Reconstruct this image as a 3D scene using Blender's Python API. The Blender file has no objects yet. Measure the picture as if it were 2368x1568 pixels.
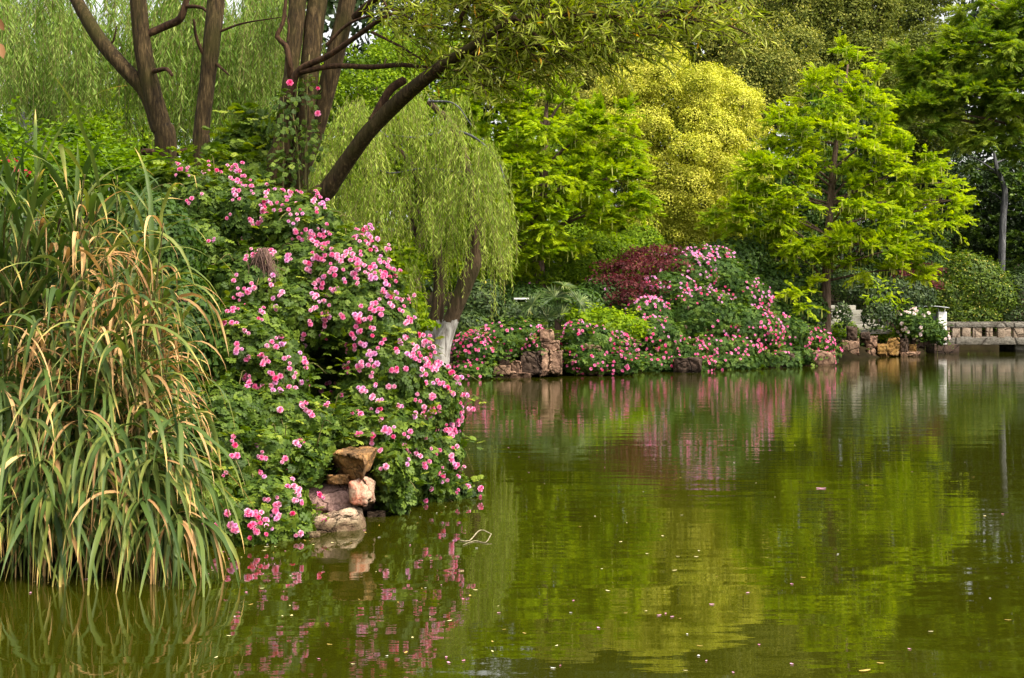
import bpy, bmesh, math, random
import numpy as np
from mathutils import Vector, noise as mnoise

# ------------------------------------------------------------------ camera, sky, sun
SC = bpy.context.scene
COL = SC.collection
rng = np.random.default_rng(11)
random.seed(11)
F, CX, CY, HY, H = 3300.0, 1183.5, 784.0, 711.0, 1.9     # focal length and horizon read off the photograph

cam = bpy.data.cameras.new('camera')
cam.sensor_width = 36.0
cam.lens = 36.0 * F / 2367.0
cam.shift_y = -(CY - HY) / 2367.0
cam.clip_end = 2000.0
camo = bpy.data.objects.new('camera', cam)
camo.location = (0, 0, H)
camo.rotation_euler = (math.radians(90), 0, 0)
COL.objects.link(camo)
SC.camera = camo

SUN_EL, SUN_AZ = math.radians(52), math.radians(125)      # azimuth clockwise from +Y (the view direction)
world = bpy.data.worlds.new('World')
SC.world = world
world.use_nodes = True
wn = world.node_tree
wn.nodes.clear()
sky = wn.nodes.new('ShaderNodeTexSky')
sky.sky_type = 'NISHITA'
sky.sun_disc = False
sky.sun_elevation = SUN_EL
sky.sun_rotation = SUN_AZ
sky.air_density = 1.0
sky.dust_density = 6.0
sky.ozone_density = 1.0
hs = wn.nodes.new('ShaderNodeHueSaturation')
hs.inputs['Saturation'].default_value = 0.35              # a hazy white sky
cloud = wn.nodes.new('ShaderNodeMixRGB')                    # thin bright overcast over the blue
cloud.blend_type = 'ADD'
cloud.inputs[0].default_value = 1.0
cloud.inputs[2].default_value = (2.2, 2.12, 1.9, 1)
bg = wn.nodes.new('ShaderNodeBackground')
bg.inputs['Strength'].default_value = 0.15
wo = wn.nodes.new('ShaderNodeOutputWorld')
wn.links.new(sky.outputs[0], hs.inputs['Color'])
wn.links.new(hs.outputs[0], cloud.inputs[1])
wn.links.new(cloud.outputs[0], bg.inputs['Color'])
wn.links.new(bg.outputs[0], wo.inputs['Surface'])

sun = bpy.data.lights.new('sun', 'SUN')
sun.energy = 3.3
sun.angle = math.radians(9)
sun.color = (1.0, 0.90, 0.72)
suno = bpy.data.objects.new('sun', sun)
sd = Vector((math.sin(SUN_AZ) * math.cos(SUN_EL), math.cos(SUN_AZ) * math.cos(SUN_EL), math.sin(SUN_EL)))
suno.rotation_euler = (-sd).to_track_quat('-Z', 'Y').to_euler()
COL.objects.link(suno)

SC.view_settings.view_transform = 'Standard'
SC.view_settings.look = 'None'
SC.view_settings.exposure = 0.8
SC.view_settings.gamma = 1.0
SC.cycles.max_bounces = 6
SC.cycles.diffuse_bounces = 3
SC.cycles.glossy_bounces = 2
SC.cycles.transmission_bounces = 3
SC.cycles.transparent_max_bounces = 4
SC.cycles.caustics_reflective = False
SC.cycles.caustics_refractive = False
SC.cycles.sample_clamp_indirect = 4.0
SC.cycles.use_denoising = True

# ------------------------------------------------------------------ helpers
def P(u, v, d):
    """A point of the place: its bearing (u, v) as read in the photograph and its distance d in metres."""
    return np.array([(u - CX) / F * d, d, H + (HY - v) / F * d])

def dwater(v):
    return F * H / (v - HY)

def norm(a):
    return a / np.maximum(np.linalg.norm(a, axis=-1, keepdims=True), 1e-9)

def new_mesh(name, V, faces, tint=None, smooth=False):
    """faces: list of int arrays, each (n, k)."""
    me = bpy.data.meshes.new(name)
    V = np.asarray(V, dtype=np.float32).reshape(-1, 3)
    me.vertices.add(len(V))
    me.vertices.foreach_set('co', V.ravel())
    faces = [np.asarray(f, dtype=np.int32) for f in faces if len(f)]
    loops = np.concatenate([f.ravel() for f in faces])
    tot = np.concatenate([np.full(len(f), f.shape[1], dtype=np.int32) for f in faces])
    start = np.concatenate([[0], np.cumsum(tot)[:-1]]).astype(np.int32)
    me.loops.add(len(loops))
    me.loops.foreach_set('vertex_index', loops)
    me.polygons.add(len(tot))
    me.polygons.foreach_set('loop_start', start)
    me.polygons.foreach_set('loop_total', tot)
    if smooth:
        me.polygons.foreach_set('use_smooth', np.ones(len(tot), dtype=bool))
    if tint is not None:
        at = me.attributes.new('tint', 'FLOAT', 'POINT')
        at.data.foreach_set('value', np.clip(np.asarray(tint, dtype=np.float32), 0, 1))
    me.update(calc_edges=True)
    return me

class Geo:
    """Collects vertices, faces and a per-vertex tint; build() links ONE mesh object."""
    def __init__(self):
        self.V, self.T, self.Q, self.t, self.n = [], [], [], [], 0
    def add(self, V, tris=None, quads=None, tint=0.5):
        V = np.asarray(V, dtype=float).reshape(-1, 3)
        if tris is not None and len(tris):
            self.T.append(np.asarray(tris) + self.n)
        if quads is not None and len(quads):
            self.Q.append(np.asarray(quads) + self.n)
        self.V.append(V)
        self.t.append(np.broadcast_to(np.asarray(tint, dtype=float), (len(V),)))
        self.n += len(V)
    def build(self, name, mat, parent=None, smooth=False, origin=None):
        V = np.concatenate(self.V)
        o0 = np.array(origin if origin is not None else (0, 0, 0), dtype=float)
        q = parent
        while q is not None:
            o0 = o0 + np.array(q.location); q = q.parent
        fs = []
        if self.T: fs.append(np.concatenate(self.T))
        if self.Q: fs.append(np.concatenate(self.Q))
        me = new_mesh(name, V - o0, fs, np.concatenate(self.t), smooth)
        me.materials.append(mat)
        ob = bpy.data.objects.new(name, me)
        COL.objects.link(ob)
        if parent is not None:
            ob.parent = parent
        else:
            ob.location = o0
        return ob

def tag(o, label=None, cat=None, group=None, kind=None):
    if label: o['label'] = label
    if cat: o['category'] = cat
    if group: o['group'] = group
    if kind: o['kind'] = kind
    return o

def thing(name, label, cat, loc, group=None):
    o = bpy.data.objects.new(name, None)
    o.empty_display_size = 0.2
    o.location = [float(c) for c in loc]
    COL.objects.link(o)
    return tag(o, label, cat, group)

# ---- instancing of small leaf templates into one mesh
def frames(Y, N):
    Y = norm(Y)
    X = np.cross(Y, N)
    bad = np.linalg.norm(X, axis=1) < 1e-4
    X[bad] = (1, 0, 0)
    X = norm(X)
    Z = np.cross(X, Y)
    return np.stack([X, Y, Z], axis=2)

def scatter(geo, tmpl, p, Y, N, s, tint):
    TV, TT = tmpl
    n, k = len(p), len(TV)
    R = frames(Y, N)
    s = np.broadcast_to(np.asarray(s, dtype=float), (n,))
    V = p[:, None, :] + s[:, None, None] * np.einsum('kj,nij->nki', TV, R)
    T = (TT[None] + (np.arange(n) * k)[:, None, None]).reshape(-1, 3)
    geo.add(V.reshape(-1, 3), tris=T, tint=np.repeat(np.broadcast_to(tint, (n,)), k))

def leaf_t(w=0.3, cup=0.06, droop=0.12):
    V = np.array([(0, 0, 0), (-w, .45, cup), (0, 1, -droop), (w, .45, cup)], float)
    return V, np.array([(0, 2, 1), (0, 3, 2)])

def oval_t(w=0.3, cup=0.05, droop=0.12):
    V = np.array([(0, 0, 0), (-w * .8, .28, cup), (-w * .8, .68, cup * .6), (0, 1, -droop), (w * .8, .68, cup * .6), (w * .8, .28, cup), (0, .5, -.02)], float)
    return V, np.array([(0, 6, 1), (1, 6, 2), (2, 6, 3), (3, 6, 4), (4, 6, 5), (5, 6, 0)])

def compound_t(pairs, ll, lw, droop=0.2, start=0.2, ang=62, oval=False):
    V, T, n = [], [], 0
    base = oval_t(lw / ll, .08, .15) if oval else leaf_t(lw / ll, .08, .15)
    def put(y, a, L):
        nonlocal n
        z = -droop * y * y
        c, s = math.cos(a), math.sin(a)
        for q in base[0]:
            V.append((q[0] * L * c + q[1] * L * s, y + q[1] * L * c - q[0] * L * s, z + q[2] * L - droop * .6 * abs(math.sin(a)) * q[1] * L))
        for t in base[1]:
            T.append(tuple(i + n for i in t))
        n += len(base[0])
    for i in range(pairs):
        y = start + (1 - ll * .8 - start) * i / max(1, pairs - 1)
        k = 0.75 + 0.35 * math.sin(math.pi * (i + .7) / (pairs + .4))
        for sg in (-1, 1):
            put(y, sg * math.radians(ang), ll * k)
    put(1 - ll, 0, ll)
    return np.array(V, float), np.array(T)

LEAF = leaf_t(.3)
LEAFW = leaf_t(.42, .1, .2)
WILLOW = leaf_t(.085, .02, .1)
WILLOWN = leaf_t(.075, .02, .18)
ROSELEAF = compound_t(3, .36, .125, .12, .28, 58, oval=True)
ROSEFAR = compound_t(2, .46, .17, .12, .3, 60)
PINNATE = compound_t(5, .34, .085, .3, .12, 60)
FEATHER = compound_t(7, .27, .05, .35, .1, 66)

def rdir(n):
    return norm(rng.normal(size=(n, 3)))

# ---- blobs: ellipsoids of foliage standing in the place
def blobs_of(lst):
    C = np.array([P(b[0], b[1], b[2]) for b in lst])
    R = np.array([(b[3] * b[2] / F, b[5], b[4] * b[2] / F) for b in lst])
    return C, R

def on_blobs(B, n, lo=.8, hi=1.05, up=.35, back=.45, cull=.78):
    """points on the shells of the blobs, their outward normals and blob index"""
    C, R = B
    area = (R[:, 0] * R[:, 2] + R[:, 1] * R[:, 2] + R[:, 0] * R[:, 1])
    m = int(n * 2.6) + 50
    i = rng.choice(len(C), size=m, p=area / area.sum())
    d = rdir(m)
    w = np.where(d[:, 1] > .25, back, 1.0) * np.clip(.55 + up + d[:, 2] * .8, .12, 1)
    keep = rng.random(m) < w
    i, d = i[keep], d[keep]
    f = lo + (hi - lo) * rng.random(len(i)) ** .7
    p = C[i] + R[i] * d * f[:, None]
    if cull:
        ok = np.ones(len(i), bool)
        for j in range(len(C)):
            q = (p - C[j]) / R[j]
            ok &= ~(((q * q).sum(1) < cull * cull) & (i != j))
        p, d, i = p[ok], d[ok], i[ok]
    nrm = norm(d / R[i])
    p, nrm, i = p[:n], nrm[:n], i[:n]
    return p, nrm, i

def hit_blobs(u, v, B):
    """first crossing of the sight line (u, v) with the blobs"""
    C, R = B
    o = np.array([0, 0, H]); dv = P(u, v, 1.0) - o
    best, bn = None, None
    a = (dv / R); b = (o - C) / R
    A = (a * a).sum(1); Bq = 2 * (a * b).sum(1); Cc = (b * b).sum(1) - 1
    D = Bq * Bq - 4 * A * Cc
    for j in range(len(C)):
        if D[j] >= 0:
            t = (-Bq[j] - math.sqrt(D[j])) / (2 * A[j])
            if t > 0 and (best is None or t < best):
                best, bn = t, j
    if best is None:
        px = np.hypot((C[:, 0] / C[:, 1] * F + CX - u), (HY - (C[:, 2] - H) / C[:, 1] * F - v)) / np.maximum(R[:, 0] / C[:, 1] * F, 1)
        bn = int(np.argmin(px)); best = C[bn, 1] - .2 * R[bn, 1]
    p = o + dv * best
    return p, norm((p - C[bn]) / (R[bn] ** 2))

# ---- tubes (trunks, limbs, canes)
def spline(pts, rad, step):
    pts = np.asarray(pts, float); rad = np.asarray(rad, float)
    if len(pts) == 2:
        n = max(2, int(np.linalg.norm(pts[1] - pts[0]) / step))
        t = np.linspace(0, 1, n + 1)[:, None]
        return pts[0] + (pts[1] - pts[0]) * t, rad[0] + (rad[1] - rad[0]) * t[:, 0]
    e = np.vstack([2 * pts[0] - pts[1], pts, 2 * pts[-1] - pts[-2]])
    out, ro = [], []
    for i in range(1, len(e) - 2):
        n = max(2, int(np.linalg.norm(e[i + 1] - e[i]) / step))
        for k in range(n):
            t = k / n
            out.append(.5 * (2 * e[i] + (e[i + 1] - e[i - 1]) * t + (2 * e[i - 1] - 5 * e[i] + 4 * e[i + 1] - e[i + 2]) * t * t + (3 * e[i] - e[i - 1] - 3 * e[i + 1] + e[i + 2]) * t ** 3))
            ro.append(rad[i - 1] + (rad[i] - rad[i - 1]) * t)
    out.append(pts[-1]); ro.append(rad[-1])
    return np.array(out), np.array(ro)

def tube(geo, pts, rad, sides=10, step=.12, rough=.0, tint=.5):
    c, r = spline(pts, rad, step)
    n = len(c)
    t = norm(np.gradient(c, axis=0))
    a = np.zeros((n, 3)); ref = np.array([1., 0, 0]) if abs(t[0, 0]) < .8 else np.array([0, 1., 0])
    for i in range(n):
        ref = ref - t[i] * ref.dot(t[i]); ref = ref / max(np.linalg.norm(ref), 1e-6); a[i] = ref
    b = np.cross(t, a)
    th = np.linspace(0, 2 * np.pi, sides, endpoint=False)
    rr = r[:, None] * np.ones((1, sides))
    if rough > 0:
        ph = rng.random(4) * 6
        z = np.arange(n)[:, None] * step
        rr = rr * (1 + rough * (.6 * np.sin(3 * th[None] + ph[0] + z * .7) + .5 * np.sin(5 * th[None] + ph[1] - z * 1.1) + .5 * np.sin(z * 3.1 + ph[2]) + .6 * rng.normal(size=(n, sides)) * .4))
    V = c[:, None] + rr[..., None] * (np.cos(th)[None, :, None] * a[:, None] + np.sin(th)[None, :, None] * b[:, None])
    V = np.concatenate([V.reshape(-1, 3), c[-1:] + t[-1:] * r[-1] * .5])
    i = np.arange(n - 1)[:, None] * sides; j = np.arange(sides)[None]; j2 = (j + 1) % sides
    Q = np.stack([i + j, i + j2, i + sides + j2, i + sides + j], -1).reshape(-1, 4)
    k = (n - 1) * sides
    T = np.stack([k + np.arange(sides), k + (np.arange(sides) + 1) % sides, np.full(sides, n * sides)], -1)
    geo.add(V, tris=T, quads=Q, tint=tint)

def box(geo, x0, x1, y0, y1, z0, z1, bev=.0, tint=.5):
    bm = bmesh.new()
    bmesh.ops.create_cube(bm, size=1)
    for w in bm.verts:
        w.co = ((x0 + x1) / 2 + w.co.x * (x1 - x0), (y0 + y1) / 2 + w.co.y * (y1 - y0), (z0 + z1) / 2 + w.co.z * (z1 - z0))
    if bev:
        bmesh.ops.bevel(bm, geom=bm.edges[:], offset=bev, segments=2, affect='EDGES', profile=.6)
    bmesh.ops.triangulate(bm, faces=bm.faces[:])
    bm.verts.index_update()
    geo.add([w.co[:] for w in bm.verts], tris=[[q.index for q in f.verts] for f in bm.faces], tint=tint)
    bm.free()

# ------------------------------------------------------------------ materials
def nmat(name):
    m = bpy.data.materials.new(name)
    m.use_nodes = True
    nt = m.node_tree
    nt.nodes.clear()
    return m, nt, nt.nodes.new, nt.links.new

def ramp(nt, stops, src):
    r = nt.nodes.new('ShaderNodeValToRGB')
    el = r.color_ramp.elements
    while len(el) < len(stops): el.new(.5)
    for e, (q, c) in zip(el, stops):
        e.position = q; e.color = (*c, 1)
    nt.links.new(src, r.inputs[0])
    return r

def leaf_mat(name, stops, trans=.35, rough=.5, spec=.25):
    m, nt, N, L = nmat(name)
    at = N('ShaderNodeAttribute'); at.attribute_name = 'tint'
    r = ramp(nt, stops, at.outputs['Fac'])
    b = N('ShaderNodeBsdfPrincipled')
    b.inputs['Roughness'].default_value = rough
    b.inputs['Specular IOR Level'].default_value = spec
    L(r.outputs[0], b.inputs['Base Color'])
    t = N('ShaderNodeBsdfTranslucent')
    g = N('ShaderNodeHueSaturation'); g.inputs['Saturation'].default_value = 1.15; g.inputs['Value'].default_value = 1.15
    L(r.outputs[0], g.inputs['Color']); L(g.outputs[0], t.inputs['Color'])
    mx = N('ShaderNodeMixShader'); mx.inputs[0].default_value = trans
    o = N('ShaderNodeOutputMaterial')
    L(b.outputs[0], mx.inputs[1]); L(t.outputs[0], mx.inputs[2]); L(mx.outputs[0], o.inputs['Surface'])
    return m

def solid_mat(name, stops, scale=(3, 3, 3), detail=6, bump=.3, bdist=.02, rough=.85, spec=.3, bscale=3.0, tint=0.0, distort=0.5):
    """noise coloured surface with bump; object coordinates"""
    m, nt, N, L = nmat(name)
    tc = N('ShaderNodeTexCoord')
    mp = N('ShaderNodeMapping'); mp.inputs['Scale'].default_value = scale
    L(tc.outputs['Object'], mp.inputs[0])
    n1 = N('ShaderNodeTexNoise'); n1.inputs['Scale'].default_value = 1; n1.inputs['Detail'].default_value = detail
    n1.inputs['Roughness'].default_value = .65; n1.inputs['Distortion'].default_value = distort
    L(mp.outputs[0], n1.inputs['Vector'])
    r = ramp(nt, stops, n1.outputs['Fac'])
    n2 = N('ShaderNodeTexNoise'); n2.inputs['Scale'].default_value = bscale; n2.inputs['Detail'].default_value = 8
    n2.inputs['Roughness'].default_value = .7
    L(mp.outputs[0], n2.inputs['Vector'])
    bp = N('ShaderNodeBump'); bp.inputs['Strength'].default_value = bump; bp.inputs['Distance'].default_value = bdist
    L(n2.outputs['Fac'], bp.inputs['Height'])
    b = N('ShaderNodeBsdfPrincipled')
    b.inputs['Roughness'].default_value = rough
    b.inputs['Specular IOR Level'].default_value = spec
    o = N('ShaderNodeOutputMaterial')
    L(r.outputs[0], b.inputs['Base Color']); L(bp.outputs[0], b.inputs['Normal']); L(b.outputs[0], o.inputs['Surface'])
    return m

def rock_mat(name, stops, scale, crack=3.0):
    m, nt, N, L = nmat(name)
    tc = N('ShaderNodeTexCoord'); geo = N('ShaderNodeNewGeometry')
    mp = N('ShaderNodeMapping'); mp.inputs['Scale'].default_value = scale
    L(geo.outputs['Position'], mp.inputs[0])
    n1 = N('ShaderNodeTexNoise'); n1.inputs['Scale'].default_value = 1; n1.inputs['Detail'].default_value = 10; n1.inputs['Roughness'].default_value = .72; n1.inputs['Distortion'].default_value = .4
    L(mp.outputs[0], n1.inputs['Vector'])
    r = ramp(nt, stops, n1.outputs['Fac'])
    ad = N('ShaderNodeMixRGB'); ad.inputs[0].default_value = .16
    nd = N('ShaderNodeTexNoise'); nd.inputs['Scale'].default_value = crack * 1.6; nd.inputs['Detail'].default_value = 4
    L(geo.outputs['Position'], nd.inputs['Vector']); L(geo.outputs['Position'], ad.inputs[1]); L(nd.outputs['Color'], ad.inputs[2])
    v = N('ShaderNodeTexVoronoi'); v.feature = 'DISTANCE_TO_EDGE'; v.inputs['Scale'].default_value = crack
    L(ad.outputs[0], v.inputs['Vector'])
    cr = ramp(nt, [(0, (.25, .22, .2)), (.035, (1, 1, 1))], v.outputs['Distance'])
    mx = N('ShaderNodeMixRGB'); mx.blend_type = 'MULTIPLY'; mx.inputs[0].default_value = .85
    L(r.outputs[0], mx.inputs[1]); L(cr.outputs[0], mx.inputs[2])
    n5 = N('ShaderNodeTexNoise'); n5.inputs['Scale'].default_value = scale[0] * 9; n5.inputs['Detail'].default_value = 3
    L(geo.outputs['Position'], n5.inputs['Vector'])
    sp = ramp(nt, [(.38, (.55, .52, .5)), (.5, (1, 1, 1)), (.64, (1.0, 1.0, 1.0)), (.72, (1.35, 1.3, 1.2))], n5.outputs['Fac'])
    mg = N('ShaderNodeMixRGB'); mg.blend_type = 'MULTIPLY'; mg.inputs[0].default_value = .8
    L(mx.outputs[0], mg.inputs[1]); L(sp.outputs[0], mg.inputs[2])
    sz = N('ShaderNodeSeparateXYZ'); L(geo.outputs['Position'], sz.inputs[0])
    wt = ramp(nt, [(.06, (.38, .36, .3)), (.13, (1, 1, 1))], sz.outputs['Z'])       # wet and slimy at the waterline
    mw = N('ShaderNodeMixRGB'); mw.blend_type = 'MULTIPLY'; mw.inputs[0].default_value = 1
    L(mg.outputs[0], mw.inputs[1]); L(wt.outputs[0], mw.inputs[2])
    hm = N('ShaderNodeMath'); hm.operation = 'MULTIPLY_ADD'; hm.inputs[1].default_value = .5
    cs = N('ShaderNodeMath'); cs.operation = 'MINIMUM'; cs.inputs[1].default_value = .04
    L(v.outputs['Distance'], cs.inputs[0])
    cm = N('ShaderNodeMath'); cm.operation = 'MULTIPLY'; cm.inputs[1].default_value = 9
    L(cs.outputs[0], cm.inputs[0]); L(n1.outputs['Fac'], hm.inputs[0]); L(cm.outputs[0], hm.inputs[2])
    h3 = N('ShaderNodeMath'); h3.operation = 'MULTIPLY_ADD'; h3.inputs[1].default_value = .25
    L(n5.outputs['Fac'], h3.inputs[0]); L(hm.outputs[0], h3.inputs[2])
    bp = N('ShaderNodeBump'); bp.inputs['Strength'].default_value = 1; bp.inputs['Distance'].default_value = .18 / scale[0]
    L(h3.outputs[0], bp.inputs['Height'])
    b = N('ShaderNodeBsdfPrincipled'); b.inputs['Roughness'].default_value = .88; b.inputs['Specular IOR Level'].default_value = .2
    o = N('ShaderNodeOutputMaterial')
    L(mw.outputs[0], b.inputs['Base Color']); L(bp.outputs[0], b.inputs['Normal']); L(b.outputs[0], o.inputs['Surface'])
    return m

M = {}
M['willow'] = leaf_mat('willow_leaf', [(0, (.045, .105, .014)), (.5, (.155, .26, .036)), (1, (.38, .46, .12))], .45, .55, .15)
M['willow_olive'] = leaf_mat('olive_willow_leaf', [(0, (.09, .13, .010)), (.5, (.27, .335, .026)), (.93, (.56, .58, .15)), (1, (.80, .45, .05))], .46, .5, .2)
M['willow_light'] = leaf_mat('light_willow_leaf', [(0, (.06, .115, .012)), (.5, (.22, .32, .034)), (1, (.47, .53, .11))], .45, .55, .15)
M['bright'] = leaf_mat('bright_green_leaf', [(0, (.05, .10, .005)), (.5, (.17, .27, .010)), (1, (.38, .47, .02))], .45, .6, .12)
M['wingnut'] = leaf_mat('wingnut_leaf', [(0, (.10, .19, .004)), (.5, (.27, .39, .008)), (1, (.50, .59, .015))], .45, .6, .12)
M['wingnut_dark'] = leaf_mat('green_wingnut_leaf', [(0, (.07, .14, .004)), (.5, (.22, .34, .008)), (1, (.43, .52, .015))], .45, .6, .12)
M['catkin'] = leaf_mat('catkin', [(0, (.34, .40, .05)), (1, (.60, .60, .14))], .3)
M['yellow'] = leaf_mat('yellow_camphor_leaf', [(0, (.14, .19, .012)), (.45, (.44, .46, .042)), (1, (.74, .68, .13))], .3, .7, .1)
M['olive'] = leaf_mat('olive_camphor_leaf', [(0, (.04, .065, .012)), (.5, (.16, .185, .03)), (1, (.50, .46, .10))], .3, .7, .1)
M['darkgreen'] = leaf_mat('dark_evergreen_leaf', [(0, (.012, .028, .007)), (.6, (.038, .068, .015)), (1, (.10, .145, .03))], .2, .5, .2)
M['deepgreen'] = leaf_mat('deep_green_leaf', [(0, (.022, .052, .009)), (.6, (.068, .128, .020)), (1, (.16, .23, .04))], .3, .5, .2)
M['feather'] = leaf_mat('feathery_leaf', [(0, (.04, .095, .010)), (.5, (.13, .22, .022)), (1, (.31, .38, .05))], .42, .6, .1)
M['rose_leaf'] = leaf_mat('rose_leaf', [(0, (.018, .042, .006)), (.5, (.070, .122, .016)), (.85, (.165, .235, .026)), (1, (.31, .36, .04))], .32, .5, .18)
M['rose_far'] = leaf_mat('far_rose_leaf', [(0, (.016, .042, .008)), (.5, (.056, .112, .018)), (1, (.17, .25, .032))], .28, .55, .15)
M['maple'] = leaf_mat('red_maple_leaf', [(0, (.04, .012, .014)), (.5, (.115, .028, .032)), (.85, (.2, .06, .06)), (1, (.17, .12, .05))], .45, .6, .12)
M['palm'] = leaf_mat('palm_leaf', [(0, (.035, .07, .016)), (.6, (.095, .15, .036)), (1, (.24, .27, .09))], .2, .4)
M['blade'] = leaf_mat('reed_blade', [(0, (.022, .055, .012)), (.35, (.082, .130, .026)), (.58, (.25, .27, .055)), (.72, (.58, .42, .13)), (1, (.72, .44, .18))], .32, .5, .25)
M['dry'] = leaf_mat('dry_blade', [(0, (.16, .07, .03)), (.4, (.40, .22, .09)), (.75, (.60, .37, .16)), (1, (.74, .52, .25))], .3, .6, .2)
M['pink'] = leaf_mat('pink_petal', [(0, (.78, .07, .27)), (.5, (.86, .20, .44)), (1, (.90, .38, .58))], .3, .6, .2)
M['palepink'] = leaf_mat('pale_pink_petal', [(0, (.82, .18, .40)), (.5, (.87, .34, .54)), (1, (.91, .58, .72))], .3, .6, .2)
M['hotpink'] = leaf_mat('deep_pink_petal', [(0, (.68, .03, .15)), (.5, (.80, .07, .25)), (1, (.86, .20, .38))], .3, .6, .2)
M['lilac'] = leaf_mat('lilac_pink_petal', [(0, (.62, .15, .40)), (.5, (.76, .32, .60)), (1, (.84, .52, .74))], .3, .6, .2)
M['whiterose'] = leaf_mat('white_petal', [(0, (.8, .5, .5)), (.4, (.85, .68, .66)), (1, (.88, .82, .78))], .3, .6, .2)
M['yellowbloom'] = leaf_mat('yellow_bloom', [(0, (.5, .42, .04)), (1, (.75, .68, .2))], .3)
M['shrub_green'] = leaf_mat('shrub_leaf', [(0, (.03, .07, .006)), (.5, (.09, .17, .012)), (1, (.25, .37, .025))], .4, .55, .15)
M['redbloom'] = leaf_mat('red_bloom', [(0, (.35, .01, .03)), (1, (.6, .04, .1))], .3)
M['debris'] = leaf_mat('fallen_leaf', [(0, (.35, .2, .05)), (.5, (.62, .5, .12)), (1, (.8, .72, .5))], .1, .6)
M['bark'] = None

def bark_mat(name, dark, mid, light, sc=14, moss=None, white_below=None, paint_z=None):
    m, nt, N, L = nmat(name)
    tc = N('ShaderNodeTexCoord')
    mp = N('ShaderNodeMapping'); mp.inputs['Scale'].default_value = (sc, sc, sc * .16)
    L(tc.outputs['Object'], mp.inputs[0])
    n1 = N('ShaderNodeTexNoise'); n1.inputs['Scale'].default_value = 1; n1.inputs['Detail'].default_value = 7
    n1.inputs['Roughness'].default_value = .68; n1.inputs['Distortion'].default_value = .6
    L(mp.outputs[0], n1.inputs['Vector'])
    r = ramp(nt, [(.3, dark), (.5, mid), (.68, light)], n1.outputs['Fac'])
    src = r.outputs[0]
    if moss:
        n3 = N('ShaderNodeTexNoise'); n3.inputs['Scale'].default_value = 2.2; n3.inputs['Detail'].default_value = 5
        L(tc.outputs['Object'], n3.inputs['Vector'])
        rr = ramp(nt, [(.48, (0, 0, 0)), (.66, (.6, .6, .6))], n3.outputs['Fac'])
        mx = N('ShaderNodeMixRGB'); mx.inputs[2].default_value = (*moss, 1)
        L(rr.outputs[0], mx.inputs[0]); L(src, mx.inputs[1]); src = mx.outputs[0]
    if paint_z is not None:                      # lime wash painted round the foot of the trunk
        geo = N('ShaderNodeSeparateXYZ'); L(tc.outputs['Object'], geo.inputs[0])
        n4 = N('ShaderNodeTexNoise'); n4.inputs['Scale'].default_value = 9; n4.inputs['Detail'].default_value = 4
        L(tc.outputs['Object'], n4.inputs['Vector'])
        ad = N('ShaderNodeMath'); ad.operation = 'MULTIPLY_ADD'; ad.inputs[1].default_value = .3
        L(n4.outputs['Fac'], ad.inputs[0]); L(geo.outputs['Z'], ad.inputs[2])
        lt = N('ShaderNodeMath'); lt.operation = 'LESS_THAN'; lt.inputs[1].default_value = paint_z + .15
        L(ad.outputs[0], lt.inputs[0])
        wr = ramp(nt, [(.3, (.09, .07, .055)), (.45, (.32, .29, .26)), (.62, (.54, .51, .47))], n1.outputs['Fac'])
        mx2 = N('ShaderNodeMixRGB')
        L(lt.outputs[0], mx2.inputs[0]); L(src, mx2.inputs[1]); L(wr.outputs[0], mx2.inputs[2]); src = mx2.outputs[0]
    bp = N('ShaderNodeBump'); bp.inputs['Strength'].default_value = .9; bp.inputs['Distance'].default_value = .7 / sc
    L(n1.outputs['Fac'], bp.inputs['Height'])
    b = N('ShaderNodeBsdfPrincipled'); b.inputs['Roughness'].default_value = .9; b.inputs['Specular IOR Level'].default_value = .15
    o = N('ShaderNodeOutputMaterial')
    L(src, b.inputs['Base Color']); L(bp.outputs[0], b.inputs['Normal']); L(b.outputs[0], o.inputs['Surface'])
    return m

M['bark'] = bark_mat('willow_bark', (.007, .005, .003), (.040, .026, .011), (.115, .078, .034), 30, moss=(.036, .034, .006))
M['bark_red'] = bark_mat('reddish_bark', (.016, .009, .005), (.05, .027, .014), (.11, .06, .03), 20)
M['bark_far'] = bark_mat('far_bark', (.05, .032, .022), (.13, .085, .06), (.24, .16, .12), 9)
M['bark_grey'] = bark_mat('grey_bark', (.03, .03, .032), (.08, .08, .085), (.2, .2, .2), 10)
M['cane'] = bark_mat('cane', (.05, .05, .015), (.16, .14, .05), (.3, .24, .11), 18)
M['deadwood'] = bark_mat('dead_twig', (.16, .13, .08), (.32, .27, .17), (.5, .43, .28), 30)
M['drytangle'] = solid_mat('dry_tangle', [(.3, (.07, .04, .03)), (.7, (.22, .13, .1))], (20, 20, 6))
M['soil'] = solid_mat('soil', [(.3, (.010, .008, .004)), (.6, (.024, .018, .009)), (.8, (.028, .034, .009))], (1.2, 1.2, 1.2), bump=.6, bdist=.05, spec=.03, rough=.95)
M['rock_tan'] = rock_mat('tan_rock', [(.28, (.10, .065, .045)), (.45, (.30, .20, .14)), (.6, (.44, .34, .23)), (.78, (.56, .45, .32))], (6, 6, 9), 4.0)
M['rock_pink'] = rock_mat('pink_rock', [(.28, (.09, .05, .045)), (.45, (.25, .15, .13)), (.58, (.40, .25, .21)), (.75, (.48, .34, .27))], (6, 6, 4), 4.0)
M['rock_red'] = rock_mat('red_stained_rock', [(.3, (.12, .07, .05)), (.44, (.40, .28, .19)), (.5, (.44, .28, .2)), (.57, (.42, .16, .10)), (.8, (.34, .13, .09))], (6, 6, 3.5), 4.5)
M['rock_brown'] = rock_mat('brown_rock', [(.3, (.04, .025, .014)), (.46, (.15, .085, .038)), (.6, (.36, .19, .07)), (.8, (.42, .27, .14))], (9, 4, 5), 5)
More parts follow.
